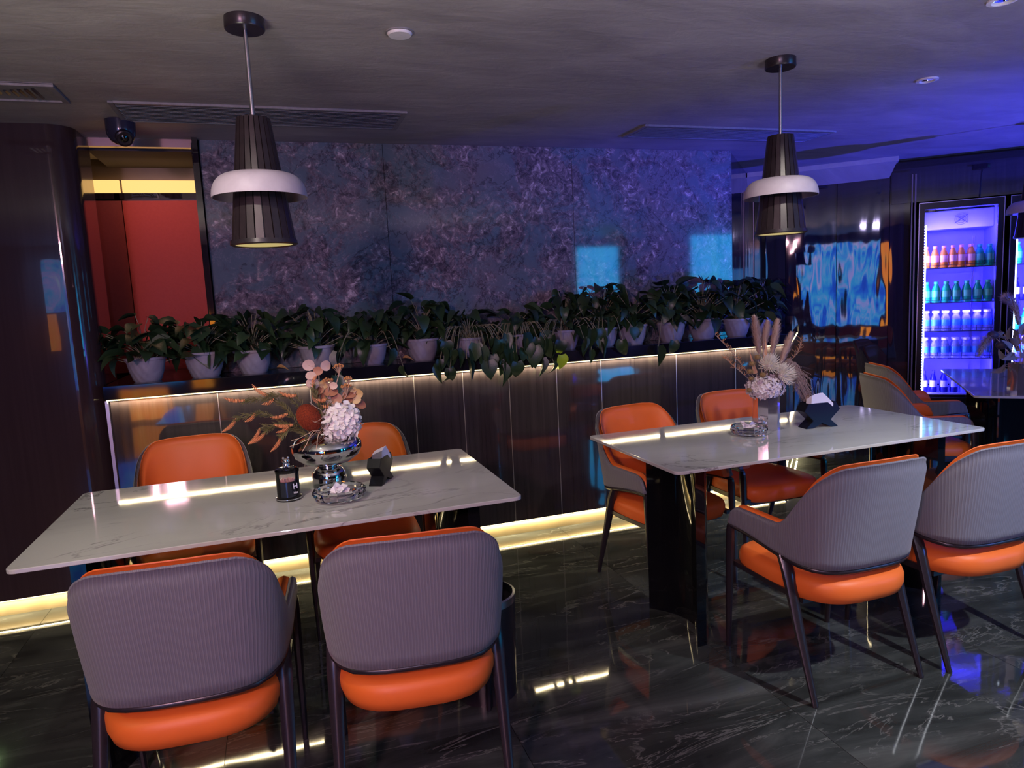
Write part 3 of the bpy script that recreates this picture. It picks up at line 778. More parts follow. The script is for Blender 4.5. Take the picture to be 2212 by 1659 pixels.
fr2 = fridge(1.937, 2.60, 'tall drinks fridge glowing blue at the right edge behind the pendant lamp', False)
# small dark name plate in the door's top left corner
pl = MB().box((.0, 0, 0), (.078, .003, .020)).build('name_plate', MDkB, fr1); pl.location = (.083, -.026, 2.045)
def text(body, size, mat, parent, loc, rot, ext=.0004, name='lettering'):
    c = bpy.data.curves.new(name, 'FONT'); c.body = body; c.size = size; c.extrude = ext; c.align_x = 'CENTER'; c.align_y = 'CENTER'
    tmp = bpy.data.objects.new('tmp', c); COL.objects.link(tmp)
    bpy.context.view_layer.update()
    me = bpy.data.meshes.new_from_object(tmp.evaluated_get(bpy.context.evaluated_depsgraph_get()))
    me.materials.clear(); me.materials.append(mat); bpy.data.objects.remove(tmp)
    o = bpy.data.objects.new(name, me); COL.objects.link(o); o.parent = parent; o.location = loc; o.rotation_euler = rot
    return o
text('VINICO', .014, MEdge, pl, (.006, -.002, 0), (R(90), 0, 0))
def row(s0, s1, z, kits, n, depth, lab, grp, off=0, miss=()):
    for d in range(depth):
        for i in range(n):
            k = kits[i] if isinstance(kits, list) else kits
            if (d, i) in miss: continue
            xx = s0+(s1-s0)*(i+.5)/n + rnd.uniform(-.004, .004) + (.008 if d % 2 else 0)
            bottle(k[0], k[1] if lab is None else lab, k[2] if grp is None else grp, W(xx, .088+.072*d, z+.002), rnd.uniform(0, 6))
OR = (Kor, 'orange juice bottle with a pink cap on the top shelf of the left fridge', 'orange drinks on the top fridge shelf')
GR = (Kgr, 'green drink bottle at the right end of the top shelf of the left fridge', 'green drinks on the top fridge shelf')
row(1.36, 1.86, 1.585, [OR]*6+[GR]*2, 8, 2, None, None, miss=((1, 0), (1, 1), (1, 3)))
GR2 = (Kgr, 'green drink bottle on the second shelf of the left fridge', 'green drinks on the second fridge shelf')
row(1.36, 1.865, 1.30, [GR2]*7, 7, 2, None, None)
WA1 = (Kwa, 'water bottle with blue label and white cap on the third shelf of the left fridge', 'water bottles on the third fridge shelf')
row(1.36, 1.865, 1.065, [WA1]*7, 7, 2, None, None)
WA2 = (Kwa, 'water bottle with blue label and white cap on the fourth shelf of the left fridge', 'water bottles on the fourth fridge shelf')
row(1.36, 1.865, .84, [WA2]*7, 7, 2, None, None)
DK = (Kdk, 'dark blue bottle on the floor of the left fridge', 'dark bottles on the fridge floor')
WA3 = (Kwa, 'water bottle standing on the floor of the left fridge', 'water bottles on the fridge floor')
row(1.36, 1.865, .548, [DK]*4+[WA3]*3, 7, 2, None, None)
for z, k, lb, gp in ((1.585, Kgr, 'green drink bottle on the top shelf of the right fridge', 'green drinks in the right fridge'), (1.30, Kdk, 'dark blue bottle on the second shelf of the right fridge', 'dark bottles in the right fridge'),
                     (1.065, Kgr, 'green drink bottle on the third shelf of the right fridge', 'pale green drinks in the right fridge'), (.84, Kwa, 'water bottle on the fourth shelf of the right fridge', 'water bottles in the right fridge')):
    row(1.985, 2.20, z, [(k, lb, gp)]*3, 3, 1, None, None)
for (s0, s1) in ((1.318, 1.90), (1.937, 2.60)):
    cxx = (s0+s1)/2
    for z in (1.90, 1.22, .80):
        l = bpy.data.lights.new('fridge_lamp', 'AREA'); l.energy = 10; l.color = (.035, .025, 1); l.shape = 'RECTANGLE'; l.size = .4; l.size_y = .03
        o = bpy.data.objects.new('fridge_lamp', l); COL.objects.link(o); o.location = W(cxx, .035, z-.0); o.rotation_euler = (R(75), 0, RZ)
    l = bpy.data.lights.new('fridge_side_lamp', 'AREA'); l.energy = 8; l.color = (.30, .22, 1); l.shape = 'RECTANGLE'; l.size = .02; l.size_y = 1.35
    o = bpy.data.objects.new('fridge_side_lamp', l); COL.objects.link(o); o.location = W(s0+.066, .012, 1.23)
    d = ROT @ Vector((.8, .6, 0)); o.rotation_euler = d.to_track_quat('-Z', 'Y').to_euler()

# ------------------------------------------------------------------ pothos plants on the ledge
def leaf_mesh(name, curl, fold, mat, wd=.42):
    prof = [(0, .04), (.06, .30), (.2, .46), (.38, .47), (.58, .36), (.78, .20), (.92, .07), (1, 0)]
    b = MB(); ang = 0; x = z = 0; last = 0
    for i, (t_, w_) in enumerate(prof):
        ang = -curl*t_; dx = (t_-last); x += dx*math.cos(ang); z += dx*math.sin(ang); last = t_
        ww = w_*wd/.47
        up_ = ww*math.sin(fold); oo = ww*math.cos(fold)
        xo = x - (.10 if i == 1 else 0)
        b.v += [(xo, -oo, z+up_), (x, 0, z), (xo, oo, z+up_)]
    for i in range(len(prof)-1):
        k = i*3; b.f += [(k, k+1, k+4, k+3), (k+1, k+2, k+5, k+4)]; b.m += [0, 0]
    return b.mesh(name, mat, True, 80)
LV = [leaf_mesh('leaf', c, f, MLeaf, w) for c, f, w in ((.5, .25, .42), (.9, .5, .40), (1.3, .35, .38), (.2, .6, .36), (1.6, .6, .34), (.7, .9, .36))]
LVY = leaf_mesh('leaf', .9, .35, MLeafY, .40)
LUNA = []
def leafmtx(p, d, roll_, size):
    d = Vector(d).normalized(); side = Vector((0, 0, 1)).cross(d)
    side = side.normalized() if side.length > .05 else Vector((1, 0, 0))
    upv = d.cross(side); q = Matrix((d, side, upv)).transposed()
    q = q @ Matrix.Rotation(roll_, 3, 'X')
    m = q.to_4x4() @ Matrix.Diagonal((size, size, size, 1)); m.translation = p; return m
pot_me = MB().lathe([(0, 0), (.066, 0), (.072, .008), (.090, .06), (.100, .118), (.107, .120), (.108, .134), (.100, .135), (.092, .122), (.085, .075), (0, .072)], 28).mesh('pot', MPot, True)
soil_me = MB().lathe([(0, .108), (.088, .108), (.092, .100)], 18).mesh('soil', MSoil, True)
def pothos(label, x, y, sc, n, top, seed, droop=0, z=1.165, ymax=4.39, out=1):
    r = random.Random(seed)
    t = thing('potted_pothos', label, 'plant', (x, y, z), r.uniform(0, .3)*0, 'pothos plants on the stone shelf')
    link('pot', pot_me, t, scale=sc); link('soil', soil_me, t, scale=sc)
    st = MB(); cz = .11*sc; leaves = []
    n = int(n*1.25)
    for i in range(n):
        f = i/n; az = r.uniform(0, 2*math.pi)
        if droop and i < droop:
            az = r.uniform(-math.pi*.95, -math.pi*.05); L = r.uniform(.15, .24)
            tip = Vector((math.cos(az)*L*1.1, -abs(math.sin(az))*L*.35-.13, r.uniform(-.06, .14)))
            d = Vector((r.uniform(-.3, .3), -.25, -1)); ctrl = Vector((tip.x*.6, tip.y*.6, cz+.10))
        else:
            rad = out*r.uniform(.03, .19)*(1 if i % 3 else .6); h = cz+r.uniform(.06, 1)*top*(1-.45*(rad/.19)**2)
            tip = Vector((math.cos(az)*rad*1.15, math.sin(az)*rad*.75, h))
            tilt = r.uniform(-.75, .55)
            d = Vector((math.cos(az+r.uniform(-.7, .7)), math.sin(az+r.uniform(-.7, .7)), tilt)); ctrl = Vector((tip.x*.35, tip.y*.35, h*.75))
        size = r.uniform(.09, .15)
        dn = d.normalized()
        lim = ymax-y-.01
        if tip.y+dn.y*size > lim: tip.y = lim-max(0, dn.y*size)-.01
        if tip.y > lim-.02: tip.y = lim-.03
        base = Vector((r.uniform(-.04, .04)*sc, r.uniform(-.04, .04)*sc, cz-.01))
        st.tube(spline([base, ctrl, tip], 4), .0022, 4)
        link('leaf', LV[r.randrange(6)], t, mtx=leafmtx(tip, d, r.uniform(-.5, .5), size))
    st.build('stems', MStem, t, smooth=True)
    return t
PX = [(-.70, .98, 'pothos in a white pot at the far left end, before the shaded red wall', 44, .26, 0),
      (-.405, 1.05, 'pothos in a white pot before the right half of the red wall', 38, .22, 0),
      (-.147, 1.0, 'pothos in a white pot behind the left pendant lamp, right of the niche edge', 42, .24, 0),
      (.205, 1.0, 'pothos in a white pot directly behind the tall dried flowers of the left table', 42, .27, 0),
      (.524, .9, 'pothos hiding its pot, just left of the pot standing clear at mid shelf', 46, .26, 4),
      (.833, 1.0, 'pothos in a clear-standing white pot with upright pale stems, mid shelf', 38, .28, 0),
      (1.13, .9, 'drooping pothos whose leaves hang over the shelf and hide the pot', 50, .18, 26),
      (1.45, .9, 'low drooping pothos with pale arching stems and dangling leaves', 50, .20, 22),
      (1.785, .95, 'pothos with one bright yellow leaf hanging over the light strip', 46, .29, 12),
      (2.065, .95, 'pothos under the left blue reflection on the marble wall', 46, .32, 6),
      (2.281, 1.0, 'pothos in a white pot just right of the left blue reflection', 42, .28, 0),
      (2.581, 1.0, 'pothos in a white pot under the gap between the two blue reflections', 46, .31, 2),
      (2.84, 1.05, 'pothos in a wide white pot under the right blue reflection', 44, .31, 0),
      (3.12, .95, 'pothos above the tips of the pampas grass, near the shelf corner', 46, .32, 0)]
for i, (x, sc, lb, n, top, dr) in enumerate(PX):
    p = pothos(lb, x, 4.25, sc, n, top, 40+i, dr)
    if x == 1.785:
        link('leaf', LVY, p, mtx=leafmtx(Vector((-.10, -.17, -.02)), (.05, -.12, -1), .3, .11), label='bright yellow-green leaf')
cornerp = [(3.46, 4.44, 'pothos at the slanted end of the shelf, first behind the corner'), (3.70, 4.72, 'pothos at the slanted end of the shelf, middle one of the row'), (3.97, 5.02, 'pothos at the far end of the shelf against the dark wall')]
for i, (x, y, lb) in enumerate(cornerp):
    pothos(lb, x, y, .9, 40, .30, 80+i, 0, ymax=y+.13, out=.65)
# loose dry leaves lying on the shelf
MDry = mat_noisecol('dry_leaf', (.30, .14, .05), (.45, .26, .08), 20, .7, .2, .002)
dl = leaf_mesh('leaf', 1.2, .8, MDry, .30)
for i, (x, y) in enumerate(((-.02, 4.19), (.70, 4.18), (1.42, 4.2))):
    o = link('dry_leaf', dl, None, mtx=leafmtx(Vector((x, y, 1.185)), (.6, -.5, .35), .5, .07))
    tag(o, ['brown dry leaf on the shelf beside the third pot from the left', 'brown dry leaf on the shelf left of the clear-standing pot', 'brown dry leaf among the drooping plants on the shelf'][i], 'leaf')

# ------------------------------------------------------------------ things on the tables
T = TZ+.0005
def petal_cluster(name, c, r, n, mat, seed, sz=.017, ry=1.0, rz_=.9, four=True):
    rr_ = random.Random(seed); b = MB()
    for i in range(n):
        ph = math.acos(1-2*(i+.5)/n); th = i*2.399963
        d = Vector((math.sin(ph)*math.cos(th), math.sin(ph)*math.sin(th), math.cos(ph)))
        if d.z < -.75: continue
        p = Vector((d.x*r, d.y*r*ry, d.z*r*rz_))*rr_.uniform(.88, 1.05); nd = (d + Vector((rr_.uniform(-.4, .4),)*3)).normalized()
        a = nd.orthogonal().normalized(); bb = nd.cross(a); ph0 = rr_.uniform(0, 6)
        for q_ in range(4):
            t_ = ph0+q_*math.pi/2; u_ = a*math.cos(t_)+bb*math.sin(t_); v_ = nd.cross(u_)
            k = len(b.v); s_ = sz*rr_.uniform(.85, 1.15)
            for (x_, y_, z_) in ((0, 0, 0), (.45, .42, .10), (.95, .38, .28), (1.1, 0, .22), (.95, -.38, .28), (.45, -.42, .10), (.6, 0, .02)):
                b.v.append(tuple(p+u_*x_*s_+v_*y_*s_+nd*z_*s_))
            for f in ((0, 1, 6), (1, 2, 6), (2, 3, 6), (3, 4, 6), (4, 5, 6), (5, 0, 6)): b.f.append(tuple(k+j for j in f)); b.m.append(0)
    o = b.build(name, mat, None, True, kind='stuff'); o.location = c; return o
MPet = pm('cream_petal', (.80, .76, .74), .55, sss=0); MPet2 = pm('pinkish_dried_petal', (.66, .58, .58), .6)
MCat = mat_noisecol('orange_catkin', (.62, .20, .07), (.90, .42, .20), 240, .7, .8, .003)
MSpr = mat_noisecol('olive_needle', (.13, .12, .04), (.22, .20, .08), 60, .6, .1, .001)
MBan = mat_noisecol('rust_red_velvet', (.16, .018, .004), (.36, .05, .01), 330, .9, 1, .004)
MTan = mat_noisecol('tan_strip', (.42, .27, .19), (.55, .37, .27), 40, .6, .2, .001)
MEuc = mat_noisecol('pale_pink_leaf', (.55, .36, .30), (.70, .48, .40), 14, .5, .2, .001); MEuB = mat_noisecol('brown_leaf', (.30, .12, .07), (.42, .18, .10), 14, .5, .2, .001); MEuO = mat_noisecol('ochre_leaf', (.50, .32, .12), (.62, .42, .20), 14, .5, .2, .001)
MSeed = mat_noisecol('copper_seed', (.35, .13, .04), (.60, .28, .10), 60, .5, .3, .001)
# silver vase
t = thing('silver_vase', 'round silver mirror vase on a stout foot, holding dried flowers, left table', 'vase', (.144, 2.833, T))
MB().lathe([(0, 0), (.062, 0), (.066, .004), (.067, .040), (.064, .060), (.052, .076), (.040, .081), (.038, .088), (.047, .092)], 48).build('foot', MVase, t, smooth=True)
MB().lathe([(.030, .086), (.048, .090), (.092, .104), (.124, .128), (.137, .155), (.135, .176), (.117, .198), (.086, .214), (.064, .221), (.062, .226), (.057, .226), (.058, .219), (.080, .206), (.105, .18), (.10, .14), (.05, .11), (0, .105)], 64).build('bowl', MVase, t, smooth=True)
VM = Vector((.146, 2.825, T+.19))
# catkin sprays: each a stem with needles and orange catkins
CAT = [((-.141, 2.777, 1.191), (-.21, 2.777, 1.206)), ((-.058, 2.777, 1.201), (-.108, 2.777, 1.246)), ((.046, 2.777, 1.191), (-.015, 2.777, 1.211)), ((-.037, 2.777, 1.186), (-.079, 2.777, 1.171)),
       ((-.176, 2.777, 1.126), (-.228, 2.777, 1.082)), ((-.108, 2.777, 1.138), (-.145, 2.777, 1.112)), ((.008, 2.777, 1.125), (-.053, 2.777, 1.118)), ((.024, 2.777, 1.08), (-.044, 2.777, 1.087)),
       ((.009, 2.777, 1.076), (-.038, 2.777, 1.058)), ((-.097, 2.777, 1.078), (-.141, 2.777, 1.026)), ((-.078, 2.777, 1.062), (-.141, 2.777, 1.026)), ((-.021, 2.777, 1.043), (-.065, 2.777, .988)),
       ((.158, 2.777, 1.168), (.12, 2.777, 1.17)), ((.163, 2.777, 1.144), (.138, 2.777, 1.144)), ((.108, 2.777, 1.22), (.127, 2.777, 1.263))]
def catkin(a, b, par, org):
    a, b = Vector(a), Vector(b); d = (b-a); L = d.length; m = MB(); q = d.to_track_quat('Z', 'Y').to_matrix(); n = int(L/.0045)
    perp = d.cross(Vector((0, 1, 0))).normalized()
    for i in range(n):
        f = i/(n-1); r = .0084*math.sin(math.pi*min(1, .12+f*.86))**.5
        p = a+d*f + perp*.006*math.sin(math.pi*f) - org
        m.lathe([(r*.55, 0), (r, .0012), (r*.9, .0028), (r*.45, .0042)], 8, tuple(p), axis=q)
    m.build('catkin', MCat, par, True)
def needles(m, pts, r_, n, ln=.026, start=.3):
    for i in range(n):
        f = start+(1-start)*r_.random(); k = f*(len(pts)-1); j = min(int(k), len(pts)-2); p = pts[j].lerp(pts[j+1], k-j)
        d = (pts[j+1]-pts[j]).normalized(); sd = d.orthogonal().normalized(); sd = Matrix.Rotation(r_.uniform(0, 6.28), 3, d) @ sd
        v = (d*1.0+sd*.75).normalized(); e = p+v*ln*r_.uniform(.7, 1.2)
        m.tube([p, p.lerp(e, .5)+sd*.001, e], [.0012, .0014, .0003], 3, cap=False)
SPR = [('upper spray of orange catkins reaching left from the silver vase', [(-.141, 2.777, 1.191), (-.02, 2.79, 1.165)], [0, 3], 1), ('long middle spray of orange catkins pointing left from the silver vase', [(-.176, 2.777, 1.126), (-.05, 2.79, 1.12)], [4, 5, 6], 2),
       ('lower drooping spray with a forked orange catkin, left of the silver vase', [(-.085, 2.777, 1.068), (0, 2.79, 1.08)], [9, 10, 7], 3), ('topmost steep spray of orange catkins left of the silver vase', [(-.058, 2.777, 1.201), (.03, 2.79, 1.17)], [1, 2], 4),
       ('lowest short spray of orange catkins above the toothpick jar', [(-.021, 2.777, 1.043), (.03, 2.79, 1.06)], [11, 8], 5), ('short upright orange catkin before the dried leaves of the silver vase', [(.108, 2.777, 1.22), (.13, 2.80, 1.12)], [14, 12, 13], 6)]
for lb, (tip, mid), cs, sd in SPR:
    r_ = random.Random(sd); org = Vector(VM)
    t = thing('catkin_spray', lb, 'dried flower', org, 0, 'orange catkin sprays in the silver vase')
    ps = spline([(0, 0, -.05), Vector(mid)-org, Vector(tip)-org], 8); m = MB(); m.tube(ps, .0016, 5); needles(m, ps, r_, 75)
    for c_ in cs:
        a = Vector(CAT[c_][0])-org; k = min(range(len(ps)), key=lambda i: (ps[i]-a).length + (0 if ps[i].x > a.x else .05))
        k = max(0, k-3); sp = spline([ps[k], ps[k].lerp(a, .6)+Vector((0, 0, .006)), a], 4); m.tube(sp, .0011, 4); needles(m, sp, r_, 22, .022, .1)
    m.build('stem', MSpr, t, True)
    for c_ in cs: catkin(CAT[c_][0], CAT[c_][1], t, org)
# banksia
t = thing('banksia_flower', 'rust-red oval banksia flower head at the left of the silver vase', 'dried flower', VM)
q = Vector((-.45, -.25, .85)).normalized().to_track_quat('Z', 'Y').to_matrix(); b = MB(); r_ = random.Random(3)
c = Vector((.084, 2.758, 1.105))-VM
b.sphere(c, 1, 24, 16, sc=(.041, .041, .056), rot=q); nv = len(b.v)
for i in range(900):
    ph = math.acos(1-2*(i+.5)/900); th = i*2.399963; d = Vector((math.sin(ph)*math.cos(th)*.041, math.sin(ph)*math.sin(th)*.041, math.cos(ph)*.056))
    p = c+q @ d; n_ = (q @ d).normalized(); a = n_.orthogonal().normalized()*.0016; bb = n_.cross(a); k = len(b.v)
    b.v += [tuple(p+a), tuple(p-a*.5+bb*.9), tuple(p-a*.5-bb*.9), tuple(p+n_*.0042)]; b.f += [(k, k+1, k+3), (k+1, k+2, k+3), (k+2, k, k+3)]; b.m += [0]*3
b.build('flower_head', MBan, t, False); MB().tube(spline([(0, 0, -.06), (-.02, -.02, -.0), tuple(c)], 6), .003, 6).build('stem', MTan, t, True)
# hydrangea
t = thing('white_hydrangea', 'large cream white hydrangea head over the rim of the silver vase', 'flower', VM)
hc = Vector((.205, 2.775, 1.070))-VM
o = petal_cluster('petals', hc, .066, 100, MPet, 5, .026, 1, 1.05); o.parent = t
MB().sphere(hc, .060, 16, 10).build('core', pm('petal_core', (.55, .50, .45), .7), t, True); MB().tube([(0, 0, -.06), tuple(hc*.8)], .003, 6).build('stem', MSpr, t, True)
# eucalyptus sprigs
def disc_leaf(par, p, r, d, mat, sd, el=1.15):
    r_ = random.Random(sd); b = MB(); n = 12; b.v.append((0, 0, .0))
    for i in range(n):
        a = 2*math.pi*i/n; b.v.append((math.cos(a)*r*el, math.sin(a)*r, .22*r*(abs(math.sin(a))**2)))
    for i in range(n): b.f.append((0, 1+i, 1+(i+1) % n)); b.m.append(0)
    o = b.build('leaf', mat, par, True); q_ = Vector(d).normalized().to_track_quat('Z', 'Y'); o.rotation_mode = 'QUATERNION'; o.rotation_quaternion = q_; o.location = p
EU1 = [((.1, 2.823, 1.301), .022, 0), ((.164, 2.823, 1.294), .021, 0), ((.134, 2.82, 1.276), .017, 1), ((.106, 2.815, 1.259), .019, 0), ((.109, 2.81, 1.229), .024, 0), ((.128, 2.823, 1.20), .022, 1), ((.152, 2.823, 1.222), .018, 2), ((.128, 2.83, 1.172), .026, 1)]
EU2 = [((.280, 2.823, 1.172), .020, 2), ((.270, 2.815, 1.150), .018, 2), ((.286, 2.823, 1.128), .023, 1), ((.246, 2.823, 1.172), .024, 1), ((.262, 2.83, 1.19), .014, 2), ((.236, 2.825, 1.15), .022, 1)]
EU3 = [((.176, 2.813, 1.190), .025, 1), ((.19, 2.808, 1.160), .026, 1), ((.187, 2.80, 1.215), .015, 0), ((.200, 2.80, 1.130), .024, 1), ((.172, 2.81, 1.155), .020, 0)]
for lb, ls, top in (('tall dried sprig of round pale pink leaves, topmost left in the silver vase', EU1, (.137, 2.823, 1.285)), ('dried sprig of round ochre leaves at the right of the silver vase bouquet', EU2, (.275, 2.823, 1.185)), ('short sprig of brown cupped leaves in the middle of the bouquet', EU3, (.186, 2.815, 1.21))):
    t = thing('dried_leaf_sprig', lb, 'dried leaves', VM); m = MB(); tp = Vector(top)-VM
    ps = spline([(0, 0, -.05), tp*.5+Vector((-.008, 0, 0)), tp], 6); m.tube(ps, .0022, 6)
    for i, (p, r, k) in enumerate(ls):
        p = Vector(p)-VM; n_ = min(ps, key=lambda u_: (u_-p).length+abs(u_.z-p.z+.02)); m.tube([n_, n_.lerp(p, .5), p], .001, 4)
        dr = random.Random(i*7+int(r*1e4)); disc_leaf(t, p, r, (dr.uniform(-.6, .6), -.9, dr.uniform(-.2, .9)), (MEuc, MEuB, MEuO)[k], i)
    m.build('stem', MTan, t, True)
# copper seed heads
SD = [((.212, 2.814, 1.287), .021, 'topmost copper seed cluster of the silver vase bouquet'), ((.169, 2.814, 1.236), .019, 'copper seed cluster left below the topmost one in the bouquet'), ((.246, 2.814, 1.237), .016, 'small copper seed cluster at the upper right of the bouquet'), ((.235, 2.81, 1.205), .024, 'wide copper seed cluster just above the white hydrangea')]
for i, (p, r, lb) in enumerate(SD):
    t = thing('seed_head', lb, 'dried flower', VM); r_ = random.Random(i+50); m = MB(); st = MB(); c = Vector(p)-VM
    st.tube(spline([(.01, 0, -.04), c*.55, c-Vector((0, 0, r*1.4))], 5), .0018, 5)
    for k in range(46):
        a = r_.uniform(0, 6.28); q_ = r*math.sqrt(r_.random()); pp = c+Vector((math.cos(a)*q_, math.sin(a)*q_*.8, (r*.45)*(1-(q_/r)**2)+r_.uniform(-.004, .003)))
        m.sphere(pp, r_.uniform(.0024, .0036), 6, 4); st.tube([c-Vector((0, 0, r*1.4)), pp], .0006, 3, cap=False)
    m.build('seeds', MSeed, t, True, kind='stuff'); st.build('stem', MTan, t, True)
# curled tan strips
STR = [((.077, 2.735, 1.029), (.004, 2.731, 1.006)), ((.07, 2.735, 1.046), (.011, 2.731, 1.028)), ((.086, 2.735, 1.045), (.046, 2.715, .984)), ((.11, 2.735, 1.035), (.092, 2.705, .966)), ((.10, 2.72, 1.09), (.135, 2.715, 1.11)), ((.125, 2.72, 1.085), (.09, 2.712, 1.10)), ((.12, 2.72, 1.06), (.09, 2.71, 1.062)), ((.13, 2.75, 1.13), (.09, 2.76, 1.165))]
t = thing('curly_strips', 'thin curled tan plant strips drooping over the rim of the silver vase', 'dried flower', VM)
for a, b_ in STR:
    a, b_ = Vector(a)-VM, Vector(b_)-VM; d = (b_-a); s0 = Vector((0, 0, 0))
    MB().tube(spline([s0+Vector((0, -.02, 0)), (s0+a)/2+Vector((0, -.015, .03)), a, a+d*.5+Vector((0, -.006, -.002)), b_], 5), .0019, 6, sq=.5).build('strip', MTan, t, True)

# toothpick jar
t = thing('toothpick_jar', 'clear glass toothpick jar with a silver animal knob on the left table', 'jar', (-.015, 2.716, T))
MB().lathe([(0, 0), (.046, 0), (.048, .003), (.048, .008), (.044, .011), (0, .011)], 36).build('base', pm('black_plastic', (.01, .01, .012), .2), t, smooth=True)
MB().lathe([(.0485, .006), (.0485, .009), (.0445, .0095)], 36).build('silver_ring', MChrome, t, smooth=True)
MB().lathe([(.042, .011), (.0425, .110)], 36).build('glass_body', MGl, t, smooth=True)
MB().lathe([(0, .012), (.033, .012), (.033, .070), (.031, .072), (.031, .05), (0, .05)], 32).build('inner_cup', pm('blue_black_mirror', (.05, .06, .10), .10, .9), t, smooth=True)
m = MB(); r_ = random.Random(8)
for i in range(90):
    a = r_.uniform(0, 6.28); q_ = .028*math.sqrt(r_.random()); x_, y_ = q_*math.cos(a), q_*math.sin(a)
    m.tube([(x_, y_, .052), (x_*1.02, y_*1.02, .072), (x_*1.04+r_.uniform(-.001, .001), y_*1.04, r_.uniform(.076, .082))], [.0011, .0011, .0003], 5)
m.build('toothpicks', pm('pink_wood', (.75, .42, .36), .6), t, kind='stuff')
ld_ = MB().lathe([(.0445, .106), (.0450, .114), (.040, .119), (.012, .121), (0, .121), (0, .117), (.040, .114), (.0435, .110)], 36).build('glass_lid', mat_glass('lid_glass', (.85, .85, .92)), t, smooth=True)
kb = MB(); kb.sphere((0, 0, .130), .011, 14, 8, sc=(1, .9, 1.05)); kb.sphere((0, -.002, .148), .0125, 14, 8, sc=(1.12, .95, .9))
for sx in (-1, 1):
    kb.sphere((sx*.0088, 0, .159), .0048, 8, 5); kb.sphere((sx*.0085, -.006, .124), .0050, 8, 5, sc=(.8, 1.4, .8)); kb.sphere((sx*.010, -.004, .134), .0036, 8, 5, sc=(.8, .9, 1.8))
kb.sphere((0, -.0125, .145), .0045, 8, 5); kb.build('animal_knob', MChrome, ld_, True)
MTxt = pm('white_print', (.85, .85, .9), .5)
def facecam(p):  # print on the camera-facing side of a round jar
    return math.atan2(0-p[0], -(0-p[1]))
az = math.atan2(.22, 2.7) + .55
for body_, sz, z_ in (('H', .030, .055), ('Hua', .012, .031)):
    text(body_, sz, MTxt, t, (math.sin(az)*.0436, -math.cos(az)*.0436, z_), (R(90), 0, az), name='printed_lettering')

# glass ashtrays with torn sugar papers
def ashtray(label, x, y, sx, rz, cat='bowl'):
    t = thing('glass_ashtray', label, cat, (x, y, T), rz)
    MB().lathe([(.070, 0), (.092, .010), (.100, .026), (.098, .040), (.090, .046), (.082, .043), (.078, .028), (.066, .014), (0, .012)], 18, rx=sx, ry=sx).build('glass_bowl', MGla, t)
    m = MB().lathe([(0, .0135), (.055, .0135), (.060, .0165), (.0, .0165)], 18, rx=sx, ry=sx); m.build('facet_base', pm('faceted_crystal', (.9, .9, 1), .03, .0, .9, 0, 1, ior=1.45), t)
    r_ = random.Random(int(x*100))
    for i in range(9):
        b = MB(); w_, h_ = r_.uniform(.028, .045), r_.uniform(.02, .03)
        b.v = [(-w_/2, 0, 0), (w_/2, 0, .003), (w_/2, h_, .012*r_.random()), (0, h_*.9, .010), (-w_/2, h_, -.002)]; b.f = [(0, 1, 2, 3), (0, 3, 4)]; b.m = [0, 0]
        o = b.build('torn_paper', MPap, t); o.location = (r_.uniform(-.03, .03)*sx, r_.uniform(-.035, .02)*sx, .018+.003*i); o.rotation_euler = (r_.uniform(-.2, 1.2), r_.uniform(-.4, .4), r_.uniform(0, 6.28))
    return t
MGla = pm('ashtray_glass', (.98, .98, 1), .02, 0, .6, 0, 1, ior=1.45); MPap = pm('white_paper', (.78, .74, .78), .7)
ashtray('round cut-glass ashtray with torn papers before the silver vase', .165, 2.620, .99, 0)
ashtray('round cut-glass ashtray with torn papers left of the glass flower vase', 2.118, 2.795, .88, .2)

# black folded napkin holders
def napkins(label, x, y, rz, sc, h=.14, lean_=.0):
    t = thing('napkin_holder', label, 'napkin holder', (x, y, T), rz)
    P = [(-.098, .092), (-.075, .132), (.075, .132), (.098, .092), (.046, .040), (.088, 0), (.052, 0), (0, .024), (-.052, 0), (-.088, 0), (-.046, .040)]
    P = [(a*sc, b_*sc*h/.132) for a, b_ in P]
    for yy in (-.034, .031): MB().extrude_y(P, yy*sc, yy*sc+.003, 0).build('side_plate', MBlkN, t, bev=.0005)
    for (i, j) in ((0, 10), (10, 9), (3, 4), (4, 5), (0, 1), (2, 3)):
        a, b_ = Vector((P[i][0], 0, P[i][1])), Vector((P[j][0], 0, P[j][1])); d = b_-a
        MB().box(tuple((a+b_)/2), (d.length, .066*sc, .003), rot=Matrix.Rotation(-math.atan2(d.z, d.x), 3, 'Y')).build('edge_plate', MBlkN, t)
    for i in range(9):
        f = i/8; b = MB(); w0 = .060*sc; n = 10; th = .0022
        for k in range(n+1):
            xx = -w0+2*w0*k/n; zz = (h*1.0+.050*(1-f*.5))*sc/1.0*(1-.55*max(0, (xx/w0))**1*.5) - .010*(xx/w0)**2
            b.v += [(xx, (-.024+.047*f)*sc, .05), (xx, (-.024+.047*f)*sc-th, .05), (xx+.012*f, (-.024+.047*f-.010*(1-f))*sc, zz), (xx+.012*f, (-.024+.047*f-.010*(1-f))*sc-th, zz)]
        for k in range(n):
            a = 4*k; c = a+4; b.f += [(a, c, c+2, a+2), (a+1, a+3, c+3, c+1), (a+2, c+2, c+3, a+3)]; b.m += [0]*3
        b.build('napkin', MPap, t, True)
    return t
MBlkN = pm('black_acrylic', (.006, .006, .008), .3, 0, .2)
napkins('black angular napkin holder with white napkins, right of the silver vase', .345, 2.80, R(62), .80, .135)
napkins('wide black angular napkin holder with white napkins beside the glass flower vase', 2.512, 2.775, R(-6), 1.0, .125)

